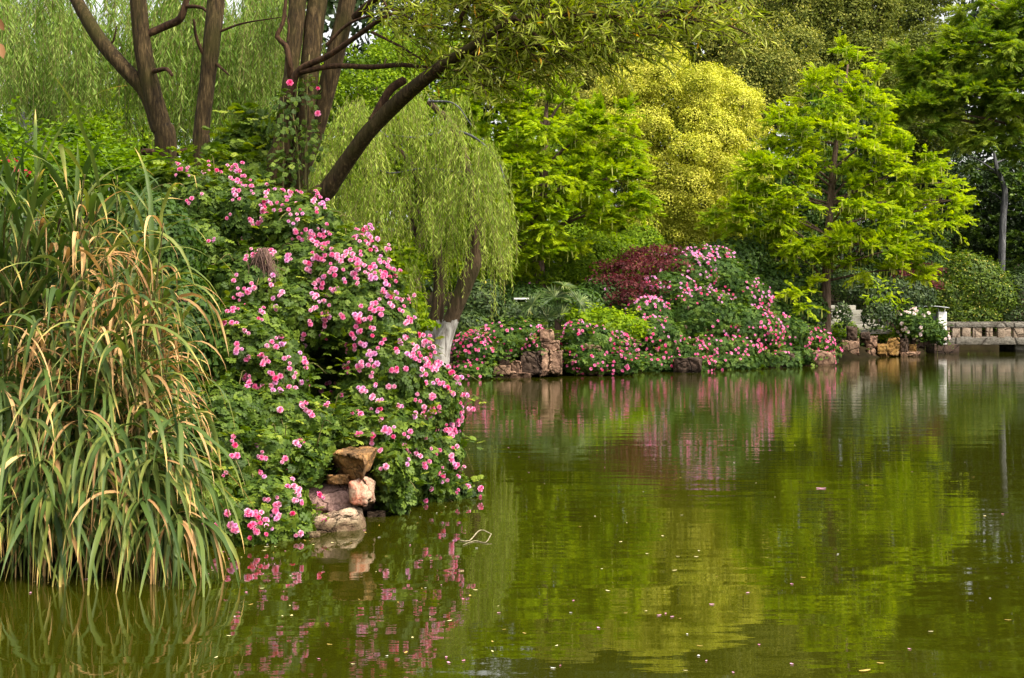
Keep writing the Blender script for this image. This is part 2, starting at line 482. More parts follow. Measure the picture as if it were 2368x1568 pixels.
M['rock_far'] = rock_mat('far_rock', [(.28, (.06, .035, .024)), (.45, (.18, .105, .07)), (.6, (.30, .19, .125)), (.8, (.42, .30, .21))], (2.6, 2.6, 3.4), 1.8)
M['rock_orange'] = rock_mat('orange_rock', [(.28, (.06, .035, .018)), (.45, (.22, .12, .04)), (.6, (.36, .21, .06)), (.8, (.42, .33, .2))], (2.6, 2.6, 3.4), 1.8)
M['rock_dark'] = rock_mat('dark_shade_rock', [(.28, (.018, .012, .008)), (.5, (.06, .038, .027)), (.75, (.14, .095, .065))], (2.6, 2.6, 3.4), 1.8)  # dark stone, darkened further to hold the shade of the recess under the roses
M['concrete'] = rock_mat('weathered_concrete', [(.3, (.05, .046, .036)), (.48, (.15, .135, .11)), (.66, (.27, .245, .205))], (1.6, 1.6, 4.5), .7)
M['concrete_pale'] = rock_mat('stained_concrete', [(.3, (.12, .09, .065)), (.5, (.29, .22, .16)), (.68, (.40, .32, .25))], (2, 2, 4), .9)
M['stone_pale'] = solid_mat('pale_stone', [(.3, (.28, .26, .22)), (.55, (.42, .40, .35)), (.8, (.5, .48, .43))], (2, 2, 6), bump=.3, bdist=.02)
M['white'] = solid_mat('white_speckled_stone', [(.35, (.55, .53, .49)), (.55, (.74, .72, .68)), (.8, (.8, .79, .76))], (14, 14, 14), bump=.1, bdist=.01)
M['metal'] = solid_mat('galvanised_metal', [(.3, (.38, .4, .42)), (.7, (.55, .57, .6))], (2, 2, 2), bump=.02, rough=.4, spec=.6)
M['blackpanel'] = solid_mat('dark_panel', [(.3, (.012, .013, .015)), (.7, (.03, .032, .035))], (2, 2, 2), bump=.02, rough=.4)

# water
m, nt, N, L = nmat('pond_water')
tc = N('ShaderNodeTexCoord')
def wnoise(scale, s, detail, rough=.5, dist=0.):
    mp = N('ShaderNodeMapping'); mp.inputs['Scale'].default_value = scale
    L(tc.outputs['Object'], mp.inputs[0])
    n = N('ShaderNodeTexNoise'); n.inputs['Scale'].default_value = s; n.inputs['Detail'].default_value = detail
    n.inputs['Roughness'].default_value = rough; n.inputs['Distortion'].default_value = dist
    L(mp.outputs[0], n.inputs['Vector'])
    return n
def math_(op, a, b):
    q = N('ShaderNodeMath'); q.operation = op
    for i, x in enumerate((a, b)):
        if isinstance(x, (int, float)): q.inputs[i].default_value = x
        else: L(x, q.inputs[i])
    return q.outputs[0]
fine = wnoise((1.0, 3.2, 1), 3.0, 3, .5)
mid = wnoise((.35, 1.6, 1), 1.0, 2, .5)
patch = wnoise((.10, .22, 1), 1.0, 2)
pr = ramp(nt, [(.36, (.25, .25, .25)), (.66, (1, 1, 1))], patch.outputs['Fac'])
sep = N('ShaderNodeSeparateXYZ'); L(tc.outputs['Object'], sep.inputs[0])
mr = N('ShaderNodeMapRange'); mr.inputs[1].default_value = 9; mr.inputs[2].default_value = 30; mr.inputs[3].default_value = .3; mr.inputs[4].default_value = 1.3
L(sep.outputs['Y'], mr.inputs[0])
h1 = math_('MULTIPLY', math_('MULTIPLY', fine.outputs['Fac'], pr.outputs[0]), mr.outputs[0])
h2 = math_('MULTIPLY', mid.outputs['Fac'], 2.2)
hh = math_('ADD', h1, h2)
bp = N('ShaderNodeBump'); bp.inputs['Strength'].default_value = 1.0; bp.inputs['Distance'].default_value = .0022
L(hh, bp.inputs['Height'])
b = N('ShaderNodeBsdfPrincipled')
b.inputs['Base Color'].default_value = (.022, .024, .001, 1)
b.inputs['Roughness'].default_value = .012
b.inputs['IOR'].default_value = 1.42
L(bp.outputs[0], b.inputs['Normal'])
o = N('ShaderNodeOutputMaterial'); L(b.outputs[0], o.inputs['Surface'])
M['water'] = m

# ------------------------------------------------------------------ the ground and the water
shore_px = [(-200, 1385), (0, 1352), (380, 1302), (520, 1266), (700, 1246), (840, 1224), (900, 1195), (1000, 1178), (1066, 1156)]
shore = [((u - CX) / F * dwater(v), dwater(v)) for u, v in shore_px]
shore += [(-.66, 17), (-.95, 22), (-1.2, 28), (-1.35, 34), (-1.45, 38)]
for u, v in [(1040, 872), (1140, 878), (1300, 872), (1440, 862), (1560, 858), (1700, 851), (1850, 845), (1940, 832), (2050, 828), (2190, 816)]:
    shore.append(((u - CX) / F * dwater(v), dwater(v)))
shore += [(18.9, 63), (19, 67.5), (26, 67.5), (27, 60), (45, 52), (70, 30), (70, 1.5), (-70, 1.5), (-70, 8.0), (-12, 8.6)]
SH = np.array(shore)

def land_dist(x, y):
    """distance to the shoreline, positive on land"""
    x = np.asarray(x, float); y = np.asarray(y, float)
    best = np.full(x.shape, 1e9); inside = np.zeros(x.shape, bool)
    n = len(SH)
    for i in range(n):
        x0, y0 = SH[i]; x1, y1 = SH[(i + 1) % n]
        dx, dy = x1 - x0, y1 - y0
        t = np.clip(((x - x0) * dx + (y - y0) * dy) / (dx * dx + dy * dy), 0, 1)
        best = np.minimum(best, np.hypot(x - x0 - t * dx, y - y0 - t * dy))
        if y0 != y1:
            c = ((y0 > y) != (y1 > y)) & (x < (x1 - x0) * (y - y0) / (y1 - y0) + x0)
            inside ^= c
    return np.where(inside, -best, best)

def sstep(a, b, x):
    t = np.clip((x - a) / (b - a), 0, 1)
    return t * t * (3 - 2 * t)

def ground_z(x, y):
    s = land_dist(x, y)
    x = np.asarray(x, float); y = np.asarray(y, float)
    near = 1 - sstep(19, 27, y)
    z = -1.0 + 1.0 * sstep(-1.0, .75, s) + .3 * sstep(.5, 1.0, s)
    z = z + near * (1.15 * sstep(.9, 3.4, s)) + (1 - near) * (.45 * sstep(.6, 2.6, s) + .5 * sstep(4, 14, s))
    z = z + .06 * np.maximum(0, y - 62) * sstep(0, 6, s)
    z = np.where(y < 1.6, np.minimum(z, .25), z)
    z = z + .04 * np.sin(x * 2.3 + 1.3 * np.sin(y * 1.1)) * np.sin(y * 1.9) * (s > .2)
    return z

def gz(x, y):
    return float(ground_z(np.array([x]), np.array([y]))[0])

xs = np.concatenate([np.linspace(-500, -50, 10), np.arange(-44, -9, 1.2), np.arange(-9, 4, .25), np.arange(4, 34, .55), np.linspace(36, 70, 18), np.linspace(90, 500, 9)])
ys = np.concatenate([np.linspace(-120, -8, 6), np.arange(-6, 8, .8), np.arange(8, 20, .22), np.arange(20, 64, .5), np.arange(64, 120, 1.6), np.linspace(125, 700, 14)])
X, Y = np.meshgrid(xs, ys)
Z = ground_z(X, Y)
nx, ny = len(xs), len(ys)
i = (np.arange(ny - 1)[:, None] * nx + np.arange(nx - 1)[None]).ravel()
g = Geo()
g.add(np.stack([X, Y, Z], -1).reshape(-1, 3), quads=np.stack([i, i + 1, i + nx + 1, i + nx], -1))
tag(g.build('ground', M['soil'], smooth=True), kind='structure')
g = Geo()
g.add([(-300, -60, 0), (300, -60, 0), (300, 300, 0), (-300, 300, 0)], quads=[(0, 1, 2, 3)])
tag(g.build('pond_water', M['water']), kind='structure')

# ------------------------------------------------------------------ rocks
def bm_to_geo(geo, bm, tint=.5):
    bmesh.ops.triangulate(bm, faces=bm.faces[:])
    bm.verts.index_update()
    geo.add([w.co[:] for w in bm.verts], tris=[[q.index for q in f.verts] for f in bm.faces], tint=tint)

def hull_rock(name, pts, mat, seed, label, cat='rock', group=None, amp=.03, size=.12, cuts=4):
    bm = bmesh.new()
    for p in pts: bm.verts.new([float(c) for c in p])
    r = bmesh.ops.convex_hull(bm, input=bm.verts[:])
    junk = [e for e in r['geom_interior'] if isinstance(e, bmesh.types.BMVert)]
    if junk: bmesh.ops.delete(bm, geom=junk, context='VERTS')
    rr = random.Random(seed * 7 + 1)
    for k in range(7):                                    # broken faces
        nv = Vector((rr.gauss(0, 1), rr.gauss(0, 1) - .6, rr.gauss(0, .8))).normalized()
        dm = sorted(w.co.dot(nv) for w in bm.verts)
        cut = dm[-1] - rr.uniform(.05, .3) * size
        bmesh.ops.bisect_plane(bm, geom=bm.verts[:] + bm.edges[:] + bm.faces[:], plane_co=nv * cut, plane_no=nv, clear_outer=True)
        left = [w.co.copy() for w in bm.verts]
        bm.free(); bm = bmesh.new()
        for c_ in left: bm.verts.new(c_)
        bmesh.ops.convex_hull(bm, input=bm.verts[:])
        loose = [w for w in bm.verts if not w.link_faces]
        if loose: bmesh.ops.delete(bm, geom=loose, context='VERTS')
    bmesh.ops.dissolve_limit(bm, angle_limit=.12, verts=bm.verts[:], edges=bm.edges[:])
    bmesh.ops.bevel(bm, geom=bm.edges[:], offset=size * .05, segments=1, affect='EDGES', profile=.5)
    bmesh.ops.triangulate(bm, faces=bm.faces[:])
    for k in range(cuts):
        long = [e for e in bm.edges if e.calc_length() > size * .3]
        if not long: break
        bmesh.ops.subdivide_edges(bm, edges=long, cuts=1, use_grid_fill=True)
        bmesh.ops.triangulate(bm, faces=bm.faces[:])
    bm.normal_update()
    off = Vector((seed * 3.1, seed * 1.7, seed * 2.3))
    for w in bm.verts:
        q = w.co / size + off
        h = mnoise.fractal(q * .7, .9, 2.1, 5)
        ridge = abs(mnoise.noise(q * 1.3)) - .25
        h2 = mnoise.fractal(q * 3.1, .8, 2.2, 5)
        vd = mnoise.voronoi(q * 1.1)[0]
        w.co += w.normal * (h * amp * .5 + ridge * amp * .6 + h2 * amp * .45 - amp * 1.6 * max(0, .22 - (vd[1] - vd[0])) / .22)
    lo = min(w.co.z for w in bm.verts)
    c = sum((w.co for w in bm.verts), Vector()) / len(bm.verts)
    g = Geo(); bm_to_geo(g, bm); bm.free()
    ob = g.build(name, mat, None, smooth=False, origin=(c.x, c.y, lo))
    return tag(ob, label, cat, group)

def box_rock(u0, u1, v0, v1, d, depth, seed, mat, label, group, jit=.16, amp=None):
    r = random.Random(seed)
    pts = []
    w, h = (u1 - u0), (v1 - v0)
    for du in (0, 1):
        for dv in (0, 1):
            for dd in (0, 1):
                for k in range(2):
                    pts.append(P(u0 + w * (du + (.5 - du) * r.random() * jit * 2), v0 + h * (dv + (.5 - dv) * r.random() * jit * 2), d + depth * (dd + (.5 - dd) * r.random() * jit * 2)))
    s = (w + h) * .5 * d / F
    return hull_rock('rock', pts, mat, seed, label, 'rock', group, amp if amp else s * .05, s * .45, 4)

# the three stacked rocks at the corner of the near bank
hull_rock('rock', [P(756, 1043, 12.45), P(848, 1052, 12.15), P(874, 1036, 12.6), P(795, 1031, 13.3), P(872, 1034, 13.2),
                   P(784, 1112, 12.6), P(838, 1113, 12.3), P(860, 1082, 12.7), P(800, 1085, 13.4)],
          M['rock_brown'], 3, 'brown overhanging slab of rock on top of the stack under the pink roses', group='rocks of the near bank', amp=.016, size=.22)
hull_rock('rock', [P(700, 1120, 12.6), P(815, 1098, 12.5), P(825, 1102, 13.1), P(700, 1110, 13.4),
                   P(690, 1190, 12.3), P(815, 1182, 12.35), P(830, 1180, 13.2), P(690, 1185, 13.3)],
          M['rock_pink'], 8, 'pinkish grey block of rock between the overhanging slab and the pale waterside rock', group='rocks of the near bank', amp=.02, size=.25)
hull_rock('rock', [P(806, 1118, 12.25), P(835, 1098, 12.35), P(858, 1120, 12.4), P(862, 1146, 12.3), P(845, 1172, 12.2), P(808, 1162, 12.2),
                   P(812, 1100, 12.9), P(868, 1110, 12.9), P(868, 1160, 12.9), P(812, 1165, 12.9)],
          M['rock_red'], 5, 'jutting cream rock stained red, beside the pinkish block', group='rocks of the near bank', amp=.016, size=.2)
hull_rock('rock', [P(708, 1203, 11.95), P(770, 1184, 12.2), P(815, 1172, 12.3), P(838, 1180, 12.25), P(846, 1206, 12.2), P(735, 1176, 12.9), P(832, 1172, 13.0),
                   P(690, 1290, 11.9), P(842, 1260, 12.15), P(846, 1250, 12.9), P(700, 1250, 12.9)],
          M['rock_tan'], 6, 'pale tan rock lying lowest in the stack, its foot in the water', group='rocks of the near bank', amp=.018, size=.25)
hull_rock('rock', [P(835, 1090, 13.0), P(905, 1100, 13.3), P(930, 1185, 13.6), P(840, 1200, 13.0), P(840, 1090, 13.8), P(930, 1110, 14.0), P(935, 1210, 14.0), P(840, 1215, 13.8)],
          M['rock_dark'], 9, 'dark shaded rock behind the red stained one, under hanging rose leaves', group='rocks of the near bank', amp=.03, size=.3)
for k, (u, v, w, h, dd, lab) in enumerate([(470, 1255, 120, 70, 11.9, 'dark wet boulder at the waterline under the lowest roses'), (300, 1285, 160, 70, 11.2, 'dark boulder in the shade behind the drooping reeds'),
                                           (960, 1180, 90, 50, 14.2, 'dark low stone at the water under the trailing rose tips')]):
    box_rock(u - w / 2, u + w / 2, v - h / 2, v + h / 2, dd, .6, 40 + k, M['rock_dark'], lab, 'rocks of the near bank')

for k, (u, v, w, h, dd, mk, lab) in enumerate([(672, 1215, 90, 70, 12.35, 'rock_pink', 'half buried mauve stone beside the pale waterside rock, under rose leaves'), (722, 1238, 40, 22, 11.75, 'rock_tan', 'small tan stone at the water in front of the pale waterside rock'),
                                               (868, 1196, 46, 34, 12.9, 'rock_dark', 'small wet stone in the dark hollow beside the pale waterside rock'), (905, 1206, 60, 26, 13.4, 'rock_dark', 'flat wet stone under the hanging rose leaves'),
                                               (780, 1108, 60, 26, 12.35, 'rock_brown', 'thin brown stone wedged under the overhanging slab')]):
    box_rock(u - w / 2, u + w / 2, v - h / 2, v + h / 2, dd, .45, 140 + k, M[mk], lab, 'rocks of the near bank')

# far bank, beside the small rose bush
GL = 'rocks of the far bank beside the roses'
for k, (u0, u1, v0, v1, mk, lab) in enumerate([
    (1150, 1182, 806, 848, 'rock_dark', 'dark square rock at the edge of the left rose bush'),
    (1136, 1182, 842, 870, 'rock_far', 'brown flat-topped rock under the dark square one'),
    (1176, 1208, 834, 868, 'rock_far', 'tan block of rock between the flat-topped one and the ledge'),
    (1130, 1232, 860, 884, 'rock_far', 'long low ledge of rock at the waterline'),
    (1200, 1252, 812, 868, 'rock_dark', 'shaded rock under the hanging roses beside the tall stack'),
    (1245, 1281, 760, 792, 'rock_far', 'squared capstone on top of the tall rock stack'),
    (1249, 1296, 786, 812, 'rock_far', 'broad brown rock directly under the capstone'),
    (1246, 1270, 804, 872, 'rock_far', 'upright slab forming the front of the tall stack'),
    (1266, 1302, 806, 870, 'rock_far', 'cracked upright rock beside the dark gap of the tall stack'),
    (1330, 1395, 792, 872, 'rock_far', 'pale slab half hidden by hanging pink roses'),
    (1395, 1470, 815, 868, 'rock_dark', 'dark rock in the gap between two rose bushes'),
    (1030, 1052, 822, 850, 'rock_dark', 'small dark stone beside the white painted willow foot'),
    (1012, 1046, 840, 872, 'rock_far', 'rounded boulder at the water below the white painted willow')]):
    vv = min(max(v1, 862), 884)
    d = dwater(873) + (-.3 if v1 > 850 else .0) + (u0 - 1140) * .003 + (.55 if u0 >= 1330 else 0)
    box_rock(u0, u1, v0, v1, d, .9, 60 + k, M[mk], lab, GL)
# rocks showing under the big rose mound
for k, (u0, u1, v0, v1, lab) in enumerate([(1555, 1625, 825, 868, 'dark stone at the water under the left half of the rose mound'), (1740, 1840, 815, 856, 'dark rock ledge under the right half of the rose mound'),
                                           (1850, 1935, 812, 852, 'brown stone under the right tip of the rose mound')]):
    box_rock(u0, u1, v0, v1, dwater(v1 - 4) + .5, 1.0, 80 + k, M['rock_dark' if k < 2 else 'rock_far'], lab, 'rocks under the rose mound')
# right group
def z5(zx, zy): return (1950 + zx / 4.126) * .9607, (560 + zy / 4.126) * .9607
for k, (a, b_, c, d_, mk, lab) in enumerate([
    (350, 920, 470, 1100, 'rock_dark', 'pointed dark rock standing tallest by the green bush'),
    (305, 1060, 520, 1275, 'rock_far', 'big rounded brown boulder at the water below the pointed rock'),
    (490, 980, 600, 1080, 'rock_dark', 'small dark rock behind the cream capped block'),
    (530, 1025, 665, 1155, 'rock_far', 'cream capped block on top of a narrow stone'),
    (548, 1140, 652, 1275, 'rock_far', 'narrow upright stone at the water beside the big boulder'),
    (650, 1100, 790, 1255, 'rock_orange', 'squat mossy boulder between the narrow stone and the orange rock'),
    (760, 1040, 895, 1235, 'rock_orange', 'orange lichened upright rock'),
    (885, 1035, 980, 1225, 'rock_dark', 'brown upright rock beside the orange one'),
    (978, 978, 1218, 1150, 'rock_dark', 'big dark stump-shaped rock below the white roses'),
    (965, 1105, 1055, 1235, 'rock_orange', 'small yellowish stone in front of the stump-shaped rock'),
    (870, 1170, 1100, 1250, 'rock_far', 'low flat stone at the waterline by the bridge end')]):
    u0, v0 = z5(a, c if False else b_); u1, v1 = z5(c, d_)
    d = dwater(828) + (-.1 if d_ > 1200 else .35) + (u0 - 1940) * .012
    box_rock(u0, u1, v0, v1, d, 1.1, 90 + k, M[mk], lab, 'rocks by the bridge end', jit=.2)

# low green plants covering the soil of both banks
gx, gy = rng.uniform(-14, 26, 90000), 9 + 62 * rng.random(90000) ** 1.3
sd_ = land_dist(gx, gy)
ok = (sd_ > .75) & (np.abs(gx) < 4 + gy * .45)
gx, gy = gx[ok], gy[ok]
q = np.stack([gx, gy, ground_z(gx, gy) + .02 + .16 * rng.random(len(gx))], 1)
g = Geo()
scatter(g, LEAFW, q, rdir(len(q)) * [1, 1, .4] + [0, 0, .35], rdir(len(q)) * .5 + [0, 0, 1], rng.uniform(.07, .17, len(q)), np.clip(rng.normal(.4, .2, len(q)), 0, 1))
tag(g.build('ground_cover', M['deepgreen']), 'low green ground cover plants over the soil of the banks', kind='stuff')

# ------------------------------------------------------------------ roses
def bloom_mesh(name, mat, seed, fine=True):
    r = random.Random(seed)
    g = Geo()
    rings = [(6, 1.0, .22, .0), (6, .96, .62, .0), (5, .86, 1.0, .02), (4, .66, 1.3, .1)] if fine else [(5, 1.0, .3, 0), (5, .85, .9, .05)]
    for ri, (n, R, tilt, z0) in enumerate(rings):
        ph = r.random() * 6
        for k in range(n):
            a = ph + 2 * math.pi * k / n + r.uniform(-.15, .15)
            tl = tilt + r.uniform(-.15, .15)
            w = R * 1.25 * math.pi / n
            V = []
            cols = (-1, 0, 1)
            for (t, ww) in ((.08, .35), (.62, 1.0), (1.0, .62)):
                for c in cols:
                    rad = R * t * math.cos(tl) - .06 * R * abs(c)
                    zz = z0 + R * t * math.sin(tl) - (.12 * R if t == 1.0 else 0) + .1 * R * abs(c) * t
                    x = rad; y = c * w * ww * .62
                    V.append((x * math.cos(a) - y * math.sin(a), x * math.sin(a) + y * math.cos(a), zz))
            Q = [(i * 3 + j, i * 3 + j + 1, i * 3 + j + 4, i * 3 + j + 3) for i in (0, 1) for j in (0, 1)]
            base = (.72, .58, .45, .35)[min(3, ri)] if fine else (.6, .4)[ri]
            g.add(V, quads=Q, tint=np.clip(np.array([base + (.0, .05, .2)[i] + r.uniform(-.06, .06) for i in range(3) for _ in cols]), 0, 1))
    V = np.concatenate(g.V)
    me = new_mesh(name, V, [np.concatenate(g.Q)], np.concatenate(g.t))
    me.materials.append(mat)
    return me, V, np.concatenate(g.Q), np.concatenate(g.t)

BLOOM = {k: [bloom_mesh('rose_bloom', M[k], 10 * i + s) for s in range(2)] for i, k in enumerate(['pink', 'palepink', 'hotpink', 'lilac', 'whiterose'])}
BLOOMF = {k: bloom_mesh('rose_bloom', M[k], 7, fine=False) for k in ['pink', 'palepink', 'hotpink', 'lilac', 'whiterose']}

def put_blooms(root, flowers, far=False, part='bloom', many='blooms'):
    """flowers: list of (p, normal, size, colour). The 100 largest and nearest are parts, the rest one mesh of kind stuff."""
    flowers = sorted(flowers, key=lambda f: -f[2] / f[0][1])
    for (p, n, s, ck) in flowers[:100]:
        me = BLOOMF[ck][0] if far else random.choice(BLOOM[ck])[0]
        ob = bpy.data.objects.new(part, me)
        COL.objects.link(ob)
        ob.parent = root
        ob.location = Vector(p) - root.location
        q = Vector(n).to_track_quat('Z', 'Y')
        ob.rotation_mode = 'QUATERNION'
        ob.rotation_quaternion = q
        k_ = random.random()
        ob.scale = (s, s, s * random.uniform(.85, 1.2)) if k_ > .22 else (s * .55, s * .55, s * random.uniform(.8, 1.1))     # some still in bud
    rest = flowers[100:]
    if rest:
        groups = {}
        for f in rest: groups.setdefault(f[3], []).append(f)
        me = bpy.data.meshes.new(many)
        Vs, Qs, ts, mi, n0 = [], [], [], [], 0
        mats = list(groups)
        for gi, ck in enumerate(mats):
            for (p, n, s, _) in groups[ck]:
                src = BLOOMF[ck] if far else random.choice(BLOOM[ck])
                R = np.array(Vector(n).to_track_quat('Z', 'Y').to_matrix())
                Vs.append(src[1] @ R.T * s + np.asarray(p)); Qs.append(src[2] + n0); ts.append(src[3]); n0 += len(src[1])
                mi.append(np.full(len(src[2]), gi))
        o0 = np.array(root.location)
        me = new_mesh(many, np.concatenate(Vs) - o0, [np.concatenate(Qs)], np.concatenate(ts))
        for ck in mats: me.materials.append(M[ck])
        me.polygons.foreach_set('material_index', np.concatenate(mi).astype(np.int32))
        ob = bpy.data.objects.new(many, me)
        COL.objects.link(ob); ob.parent = root
        ob['kind'] = 'stuff'

def shrub_leaves(geo, B, n, tmpl, size, tlo=.1, thi=.8, lo=.72, hi=1.08, droop=.25, out=.5, clump=.25, back=.45, up=.35):
    p, nr, bi = on_blobs(B, n, lo, hi, up, back)
    k = len(p)
    tang = norm(np.cross(nr, rdir(k)))
    Yd = tang + nr * out * rng.random((k, 1)) + np.array([0, 0, -droop])
    Nn = nr + rdir(k) * .55 + np.array([0, 0, .35])
    cl = .5 + .5 * np.sin(p[:, 0] * 5.1 + bi) * np.sin(p[:, 2] * 6.3 + bi * 2.1) 
    tint = tlo + (thi - tlo) * np.clip(rng.random(k) * (1 - clump) + cl * clump, 0, 1)
    scatter(geo, tmpl, p, Yd, Nn, size * rng.uniform(.65, 1.25, k), tint)

def tufts(geo, B, n, tmpl, size, per=6, length=.3, tlo=.4, thi=1.0, up=.35):
    """shoots that stand out of the mass, each with a row of leaves"""
    p, nr, bi = on_blobs(B, n, .9, 1.0, up, .4)
    for k in range(len(p)):
        dr = norm(nr[k] + rdir(1)[0] * .6 + np.array([0, 0, .25]))
        L = length * rng.uniform(.5, 1.4)
        t = (np.arange(per) + .5) / per
        q = p[k] + dr * (L * t)[:, None] + np.array([0, 0, -1.0]) * (L * .45 * t * t)[:, None]
        sd = norm(np.cross(dr, [0, 0, 1.0]))
        Yd = dr * .5 + sd * np.where(np.arange(per) % 2, 1, -1)[:, None] + rdir(per) * .3
        scatter(geo, tmpl, q, Yd, np.tile([0, 0, 1.0], (per, 1)) + rdir(per) * .5, size * rng.uniform(.7, 1.2, per), rng.uniform(tlo, thi, per))

def canes(geo, B, n, rad=.006, length=.9, tint=.5):
    p, nr, _ = on_blobs(B, n, .55, .75, .5, .4)
    for k in range(len(p)):
        dr = norm(nr[k] + rdir(1)[0] * .7 + np.array([0, 0, .4]))
        L = length * rng.uniform(.5, 1.2)
        tube(geo, [p[k], p[k] + dr * L * .5 + [0, 0, .05], p[k] + dr * L - np.array([0, 0, L * .35])], [rad, rad * .8, rad * .4], 5, .12)

def zA(zx, zy): return (400 + zx / 3.016) * .9607, (380 + zy / 3.016) * .9607
def zB(zx, zy): return (450 + zx / 2.904) * .9607, (860 + zy / 2.904) * .9607
ZA = """110,80,2 130,122,2 95,158,1 170,130,2 320,95,2 285,142,1 372,130,1 405,145,1 447,92,2 510,105,4 530,145,4 465,180,1 512,195,3 565,237,1 618,240,3 620,200,1 510,268,1 520,305,2 503,338,1 272,290,1 205,320,1 173,333,1 60,318,1 465,457,1 640,295,2 740,272,3 785,262,1 722,318,1 708,352,2 715,385,4 718,412,3 825,362,1 890,350,2 890,295,3 860,380,1 950,365,1 955,280,2 983,290,1 1095,288,1 1080,320,2 1062,355,2 1110,370,3 1130,360,2 1083,402,1 975,410,2 845,415,2 900,410,1 690,475,3 635,500,3 930,500,3 940,540,2 1040,560,7 1030,590,5 965,588,2 1130,545,4 1165,615,2 567,590,1 720,605,3 370,622,2 1390,560,4 1450,560,5 1470,610,5 1440,640,3 1370,610,2 1510,700,3 1580,690,2 1085,670,2 1150,690,5 1170,740,4 1110,745,3 1060,760,3 640,740,5 680,745,3 785,720,3 917,762,4 1240,735,2 1290,745,3 1350,730,6 1395,770,5 1380,795,3 1570,790,5 1590,820,4 1545,850,4 1480,830,4 1465,870,2 1645,880,4 1580,915,4 1380,870,2 1480,905,2 1200,850,4 1240,830,4 1160,880,3 1120,910,3 1040,800,2 1045,840,2 750,910,3 527,880,2 175,842,1 580,970,3 570,1010,4 645,965,2 510,1030,1 305,1115,2 155,1085,1 150,1160,1 457,1150,1 495,1130,1 532,1135,2 437,1230,1 487,1228,1 700,1160,2 693,1208,1 818,1122,2 838,1030,2 1055,1015,2 1070,950,1 1100,1068,1 1065,1110,2 1207,960,3 1255,985,1 1178,1018,1 1300,915,2 1400,930,3 1600,1000,4 1620,1050,5 1205,1095,2 1157,1150,2 1207,1170,2 1043,1215,1 1130,1258,1 1175,1220,2 1185,1315,1 1295,1172,1 1410,1100,1 1400,1160,4 1420,1200,4 1525,1090,3 1515,1140,2 1560,1170,3 1490,1190,1 1510,1260,3 1430,1275,2 1380,1305,3 1690,1060,2 1735,1025,3 1745,1060,1 1700,1140,3 1740,1180,3 1755,1210,2 1340,1420,4 1350,1395,2 1430,1355,2 1465,1380,2 1490,1430,4 1500,1460,2 1570,1380,2 1665,1418,1 1690,1355,3 1725,1345,2 1810,1310,4 1850,1320,3 1870,1360,2 1805,1400,3 1890,1405,3 1920,1400,3 1830,1460,4 1870,1480,3 1740,1450,2 1310,1515,2 1410,1525,1 1440,1530,1 1520,1530,2 600,1300,1 555,1405,2 525,1400,2 725,1382,1 840,1390,3 790,1330,2 990,1310,1 1020,1385,3 1000,1445,2 990,1505,1 850,1490,2 720,1500,3 600,1460,1 207,1480,2 885,1550,1 1900,1540,2 1940,1530,3"""
ZB = """50,30,2 210,150,1 420,125,1 550,60,3 470,175,3 450,240,2 525,220,1 680,40,2 710,100,1 815,60,2 825,160,3 620,160,2 735,150,1 600,130,1 595,200,1 650,255,1 715,243,1 757,250,1 600,260,1 80,335,3 100,385,1 40,360,1 655,388,2 795,365,4 880,437,1 1125,70,2 1160,115,1 1215,78,1 1245,80,1 1310,120,2 1000,183,2 1012,248,2 945,235,1 1105,285,1 985,352,2 995,402,1 1160,420,1 1215,425,1 1210,238,1 1240,240,2 1315,228,2 1330,320,3 1290,368,1 1360,395,3 1345,450,1 1300,290,1 1460,350,2 1460,110,3 1520,95,1 1410,205,1 1640,30,4 1650,130,2 1690,100,3 1740,100,4 1840,130,3 1885,205,4 1785,225,3 1740,185,3 1665,205,2 1840,270,2 1935,280,2 1945,370,3 1890,330,1 1630,320,4 1700,300,3 1690,390,6 1680,425,4 1580,440,3 1755,380,1 1900,430,4 1870,450,2 1885,520,3 1800,470,2 1390,515,4 1415,520,1 1195,535,1 1030,540,1 1310,545,1 1305,580,2 1445,560,1 1535,565,2 1650,570,2 1680,560,1 1725,535,2 1800,535,2 1835,565,1 1535,650,6 1620,710,1 1370,680,2 1400,775,1 1520,760,1 1650,755,4 1690,660,1 1760,665,2 1840,650,2 1830,700,3 1850,755,2 1785,810,4 1805,855,2 1910,830,5 1945,925,1 2040,930,2 1880,935,1 1690,915,2 1650,1012,1 1905,1035,1 1005,712,1 1022,748,1 780,610,1 820,635,1 315,610,2 345,705,2 480,710,1 555,720,3 490,645,1 660,745,1 735,710,1 260,835,1 520,810,1 550,870,1 700,800,1 720,835,2 750,845,2 730,885,1 740,930,2 775,945,2 805,935,1 770,985,1 755,1015,1 785,1020,1 930,1000,1 905,980,1 575,1015,1 630,1000,1 620,1045,1 410,1130,1 440,1125,2 510,1110,3 590,1110,4 530,1150,1 550,1170,1 740,1130,1 950,1135,1 550,1210,2 640,1160,1 780,1230,1 320,1180,2 330,1210,2 350,1235,1 480,1200,3 475,1230,1 445,1265,1 225,1185,2 150,1185,1 105,1310,1 295,1120,1"""
CL = [(*zA(a, b_), c) for a, b_, c in (map(int, q.split(',')) for q in ZA.split())]
CL += [(*zB(a, b_), c) for a, b_, c in (map(int, q.split(',')) for q in ZB.split())]

